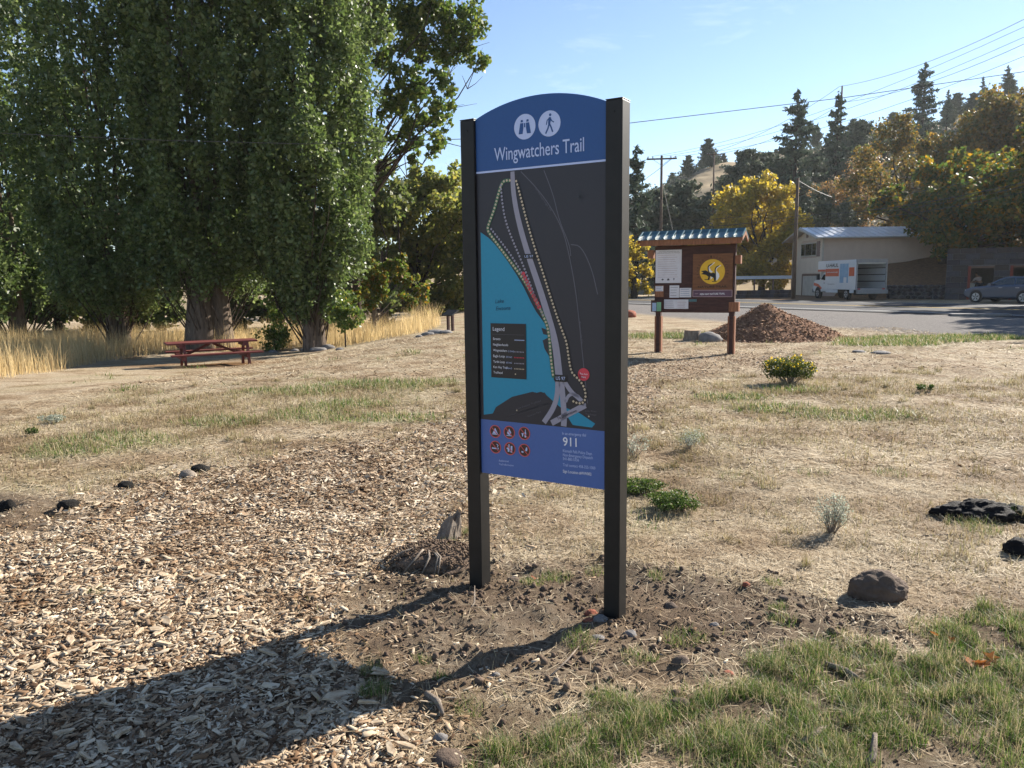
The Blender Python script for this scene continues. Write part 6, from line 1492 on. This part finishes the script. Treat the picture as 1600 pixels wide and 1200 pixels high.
be = [(0, 1), (1, 2), (2, 3), (3, 4), (4, 5), (5, 6), (0, 7), (7, 8), (8, 9), (9, 10), (0, 11), (11, 12), (12, 13), (13, 14), (3, 15), (15, 16), (16, 17), (17, 18), (3, 19), (19, 20), (20, 21), (21, 22)]
br_ = [.14, .13, .15, .13, .06, .085, .07, .09, .065, .045, .04, .09, .065, .045, .04, .06, .045, .034, .035, .06, .045, .034, .035]
for hand in (18, 22):
    h = Vector(bv[hand])
    for f in range(5):
        d = Vector((-.07 if f else -.02, (.015 * (f - 2)) if f else .05, -.03 - .005 * f)); bv.append(tuple(h + d * .6)); bv.append(tuple(h + d * 1.2 + Vector((0, 0, -.025)))); be += [(hand, len(bv) - 2), (len(bv) - 2, len(bv) - 1)]; br_ += [.010, .008]
skin('body', bv, be, br_, MAT_SKIN, person)
skin('shirt', [bv[i] for i in (1, 2, 3, 15, 16, 19, 20)], [(0, 1), (1, 2), (2, 3), (3, 4), (2, 5), (5, 6)], [.155, .175, .155, .085, .065, .085, .065], MAT_SHIRT, person)
skin('trousers', [bv[i] for i in (0, 7, 8, 9, 11, 12, 13)], [(0, 1), (1, 2), (2, 3), (0, 4), (4, 5), (5, 6)], [.16, .11, .085, .07, .11, .085, .07], MAT_TROUS, person)
skin('hair', [(-.25, -.11, 1.60), (-.27, -.13, 1.69)], [(0, 1)], [.085, .07], MAT_HAIR, person)
cb = thing('cardboard_box', (pw.x - gt_.x * .58 + gn_.x * .3, pw.y - gt_.y * .58 + gn_.y * .3, .72), gang + .1, 'pale box held by the stooping person in the garage bay', 'box'); cb.rotation_euler = (0, .25, gang + .1)
m = MB(); m.box(-.22, .22, -.17, .17, 0, .34); bx_ = m.build('carton', MAT_CARD, cb, bevel=.006)
m = MB(); m.box(-.221, .221, -.02, .02, .341, .344); m.build('tape', MAT_PAPER, bx_)
# ---- utility poles and wires
MAT_POLE = M('weathered_pole_wood', (.17, .115, .08), (.085, .056, .04), scale=4, rough=.9, bump=.4, bscale=20, stretch=(3, 3, .4)); MAT_WIRE = M('wire_black', (.07, .07, .072), scale=4, rough=.6); MAT_PORC = M('insulator', (.30, .28, .27), scale=8, rough=.3)
def pole(px, pt, Y, label, arm=0.0, zb=0.0, r=.15, arms=(.35,), lamp=False):
    x = at(px, pt, Y).x; zt = at(px, pt, Y).z
    t = thing('utility_pole', (x, Y, zb), R_(-8), label, 'utility pole')
    m = MB(); m.tube([(0, 0, -1), (0, 0, (zt - zb) * .5), (0, 0, zt - zb)], [r, r * .85, r * .68], 10); m.build('shaft', MAT_POLE, t, smooth=True)
    if arm:
        for d in arms:
            z = zt - zb - d; m = MB(); m.box(-arm / 2, arm / 2, -r - .1, -r * .7, z - .06, z + .06); a = m.build('crossarm', MAT_POLE, t)
            for u in (-.46, -.3, .3, .46):
                m = MB(); m.tube([(u * arm, -r - .05, z + .061), (u * arm, -r - .05, z + .13), (u * arm, -r - .05, z + .22)], [.03, .06, .035], 8); m.build('insulator', MAT_PORC, a)
            for s in (-1, 1): m = MB(); m.tube([(0, -r, z - .55), (s * arm * .28, -r - .04, z - .05)], .018, 5); m.build('brace', MAT_STEEL, t)
    return x, Y, zt
pA = pole(1034, 243, 67, 'wooden power pole with wide crossarm rising behind the kiosk roof', 2.5, arms=(.3,))
pB = pole(1246.5, 278, 57, 'plain wooden pole standing in front of the house corner', 0, r=.16)
xC = at(1116, 300, 118).x; pC = pole(1116, 238, 118, 'distant thin power pole with crossarm on the dry slope', 2.2, zb=float(hill(xC, 118)), r=.14)
xD = at(1316, 300, 112).x; pD = pole(1316, 134, 112, 'tall thin power pole beside the slim pine', 1.2, zb=float(hill(xD, 112)), r=.16, arms=(2.2, 4.6))
def wire(name, pts, r, label, group=None, sag=0.0, n=14):
    m = MB(); P2 = []
    for a, b in zip(pts, pts[1:]):
        a = Vector(a); b = Vector(b)
        for i in range(n):
            t = i / n; p = a.lerp(b, t); p.z -= sag * 4 * t * (1 - t); P2.append(p)
    P2.append(Vector(pts[-1])); m.tube(P2, r, 5); return tag(m.build(name, MAT_WIRE), label, 'wire', group)
def W(px, py, Y): p = at(px, py, Y); return (p.x, p.y, p.z)
m_ = [W(-700, 160, 17.2), W(0, 208, 17.2), W(250, 219, 17.2), W(480, 225, 17.2), W(730, 217, 17.4), W(978, 193, 17.8), W(1316, 153, 18.4), W(1600, 112, 19), W(2000, 40, 19.6)]
wire('overhead_cable', m_, .0075, 'long single cable sagging across the park in front of the poplars', n=6)
for k, (px, py) in enumerate(((1600, 42), (1600, 58), (1600, 88))):
    wire('power_wire', [(pA[0] + (-.9, .0, 1.1)[k], pA[1] - .2, pA[2] - .1), W(px, py, 40), W(px + 260, py - 70, 34)], .011, 'thin power wire climbing from the crossarm pole over the hillside', 'power wires from the crossarm pole', sag=.9)
for k in range(2): wire('power_wire', [(pA[0] + (-1.1, 1.1)[k], pA[1], pA[2] - .1), W(930, 300 + 14 * k, 120)], .02, 'power wire running down from the crossarm pole behind the spruce', 'power wires behind the spruce', sag=.8)
for k, (pyl, pyb, pyr, r) in enumerate(((343, 323, 263, .016), (352, 337, 285, .02), (358, 342, 291, .014), (362, 350, 300, .014))):
    wire('telephone_cable', [W(1000 if k else 985, pyl + 4, 67.5), W(1041, pyl, 66.7), (pB[0], pB[1] - .18, at(1246, pyb, 57).z), W(1600, pyr, 40), W(1800, pyr - 40, 36)], r, 'dark telephone cable strung between the crossarm pole and the plain pole', 'telephone cables on the plain pole', sag=.35)
wire('guy_wire', [(pA[0], pA[1] - .1, pA[2] - 2.0), W(1060, 400, 64.5), (at(1066, 470, 63).x, 63, 0)], .02, 'slanting guy wire bracing the crossarm pole')
wire('service_wire', [(pB[0], pB[1], pB[2] - .15), W(1300, 308, 60), (HX0 + 3, HY0 + HW / 2, zRg + .3)], .02, 'service wire dropping from the plain pole to the house roof', sag=.1)
for k, (yl, yr) in enumerate(((196, 0), (215, 40))): wire('power_wire', [(pC[0] + (-.9, .9)[k], 118, pC[2] - .2), (pD[0] + (-.4, .4)[k], 112, pD[2] - (.1, 2.2)[k]), W(1640, yr + 10, 70)], .025, 'high power wire between the two hillside poles', 'power wires on the hillside', sag=1.0)
# manhole-like slab by the road and driveway kerb
sp_ = onground(1530, 494); m = MB(); m.box(-1.0, 1.0, -.35, .35, -.03, .10); sb = m.build('concrete_slab', MAT_GREYROCK, bevel=.02); sb.location = (sp_.x, sp_.y, sp_.z); sb.rotation_euler = (0, 0, -.3); tag(sb, 'flat concrete slab lying on the gravel road shoulder', 'slab')
# ================================================================== HAZE: thin even air round the whole place
hzm = bpy.data.materials.new('thin_haze'); hzm.use_nodes = True
hn = hzm.node_tree; hn.nodes.clear()
ho = hn.nodes.new('ShaderNodeOutputMaterial'); hv = hn.nodes.new('ShaderNodeVolumePrincipled')
hv.inputs['Color'].default_value = (0.86, 0.90, 0.96, 1); hv.inputs['Density'].default_value = 0.0002; hv.inputs['Anisotropy'].default_value = 0.35
hn.links.new(hv.outputs['Volume'], ho.inputs['Volume'])
m = MB(); m.box(-680, 680, -80, 1000, -3, 80)
hz_ = m.build('haze', hzm); tag(hz_, 'thin pale autumn haze filling the air', 'haze', kind='stuff')
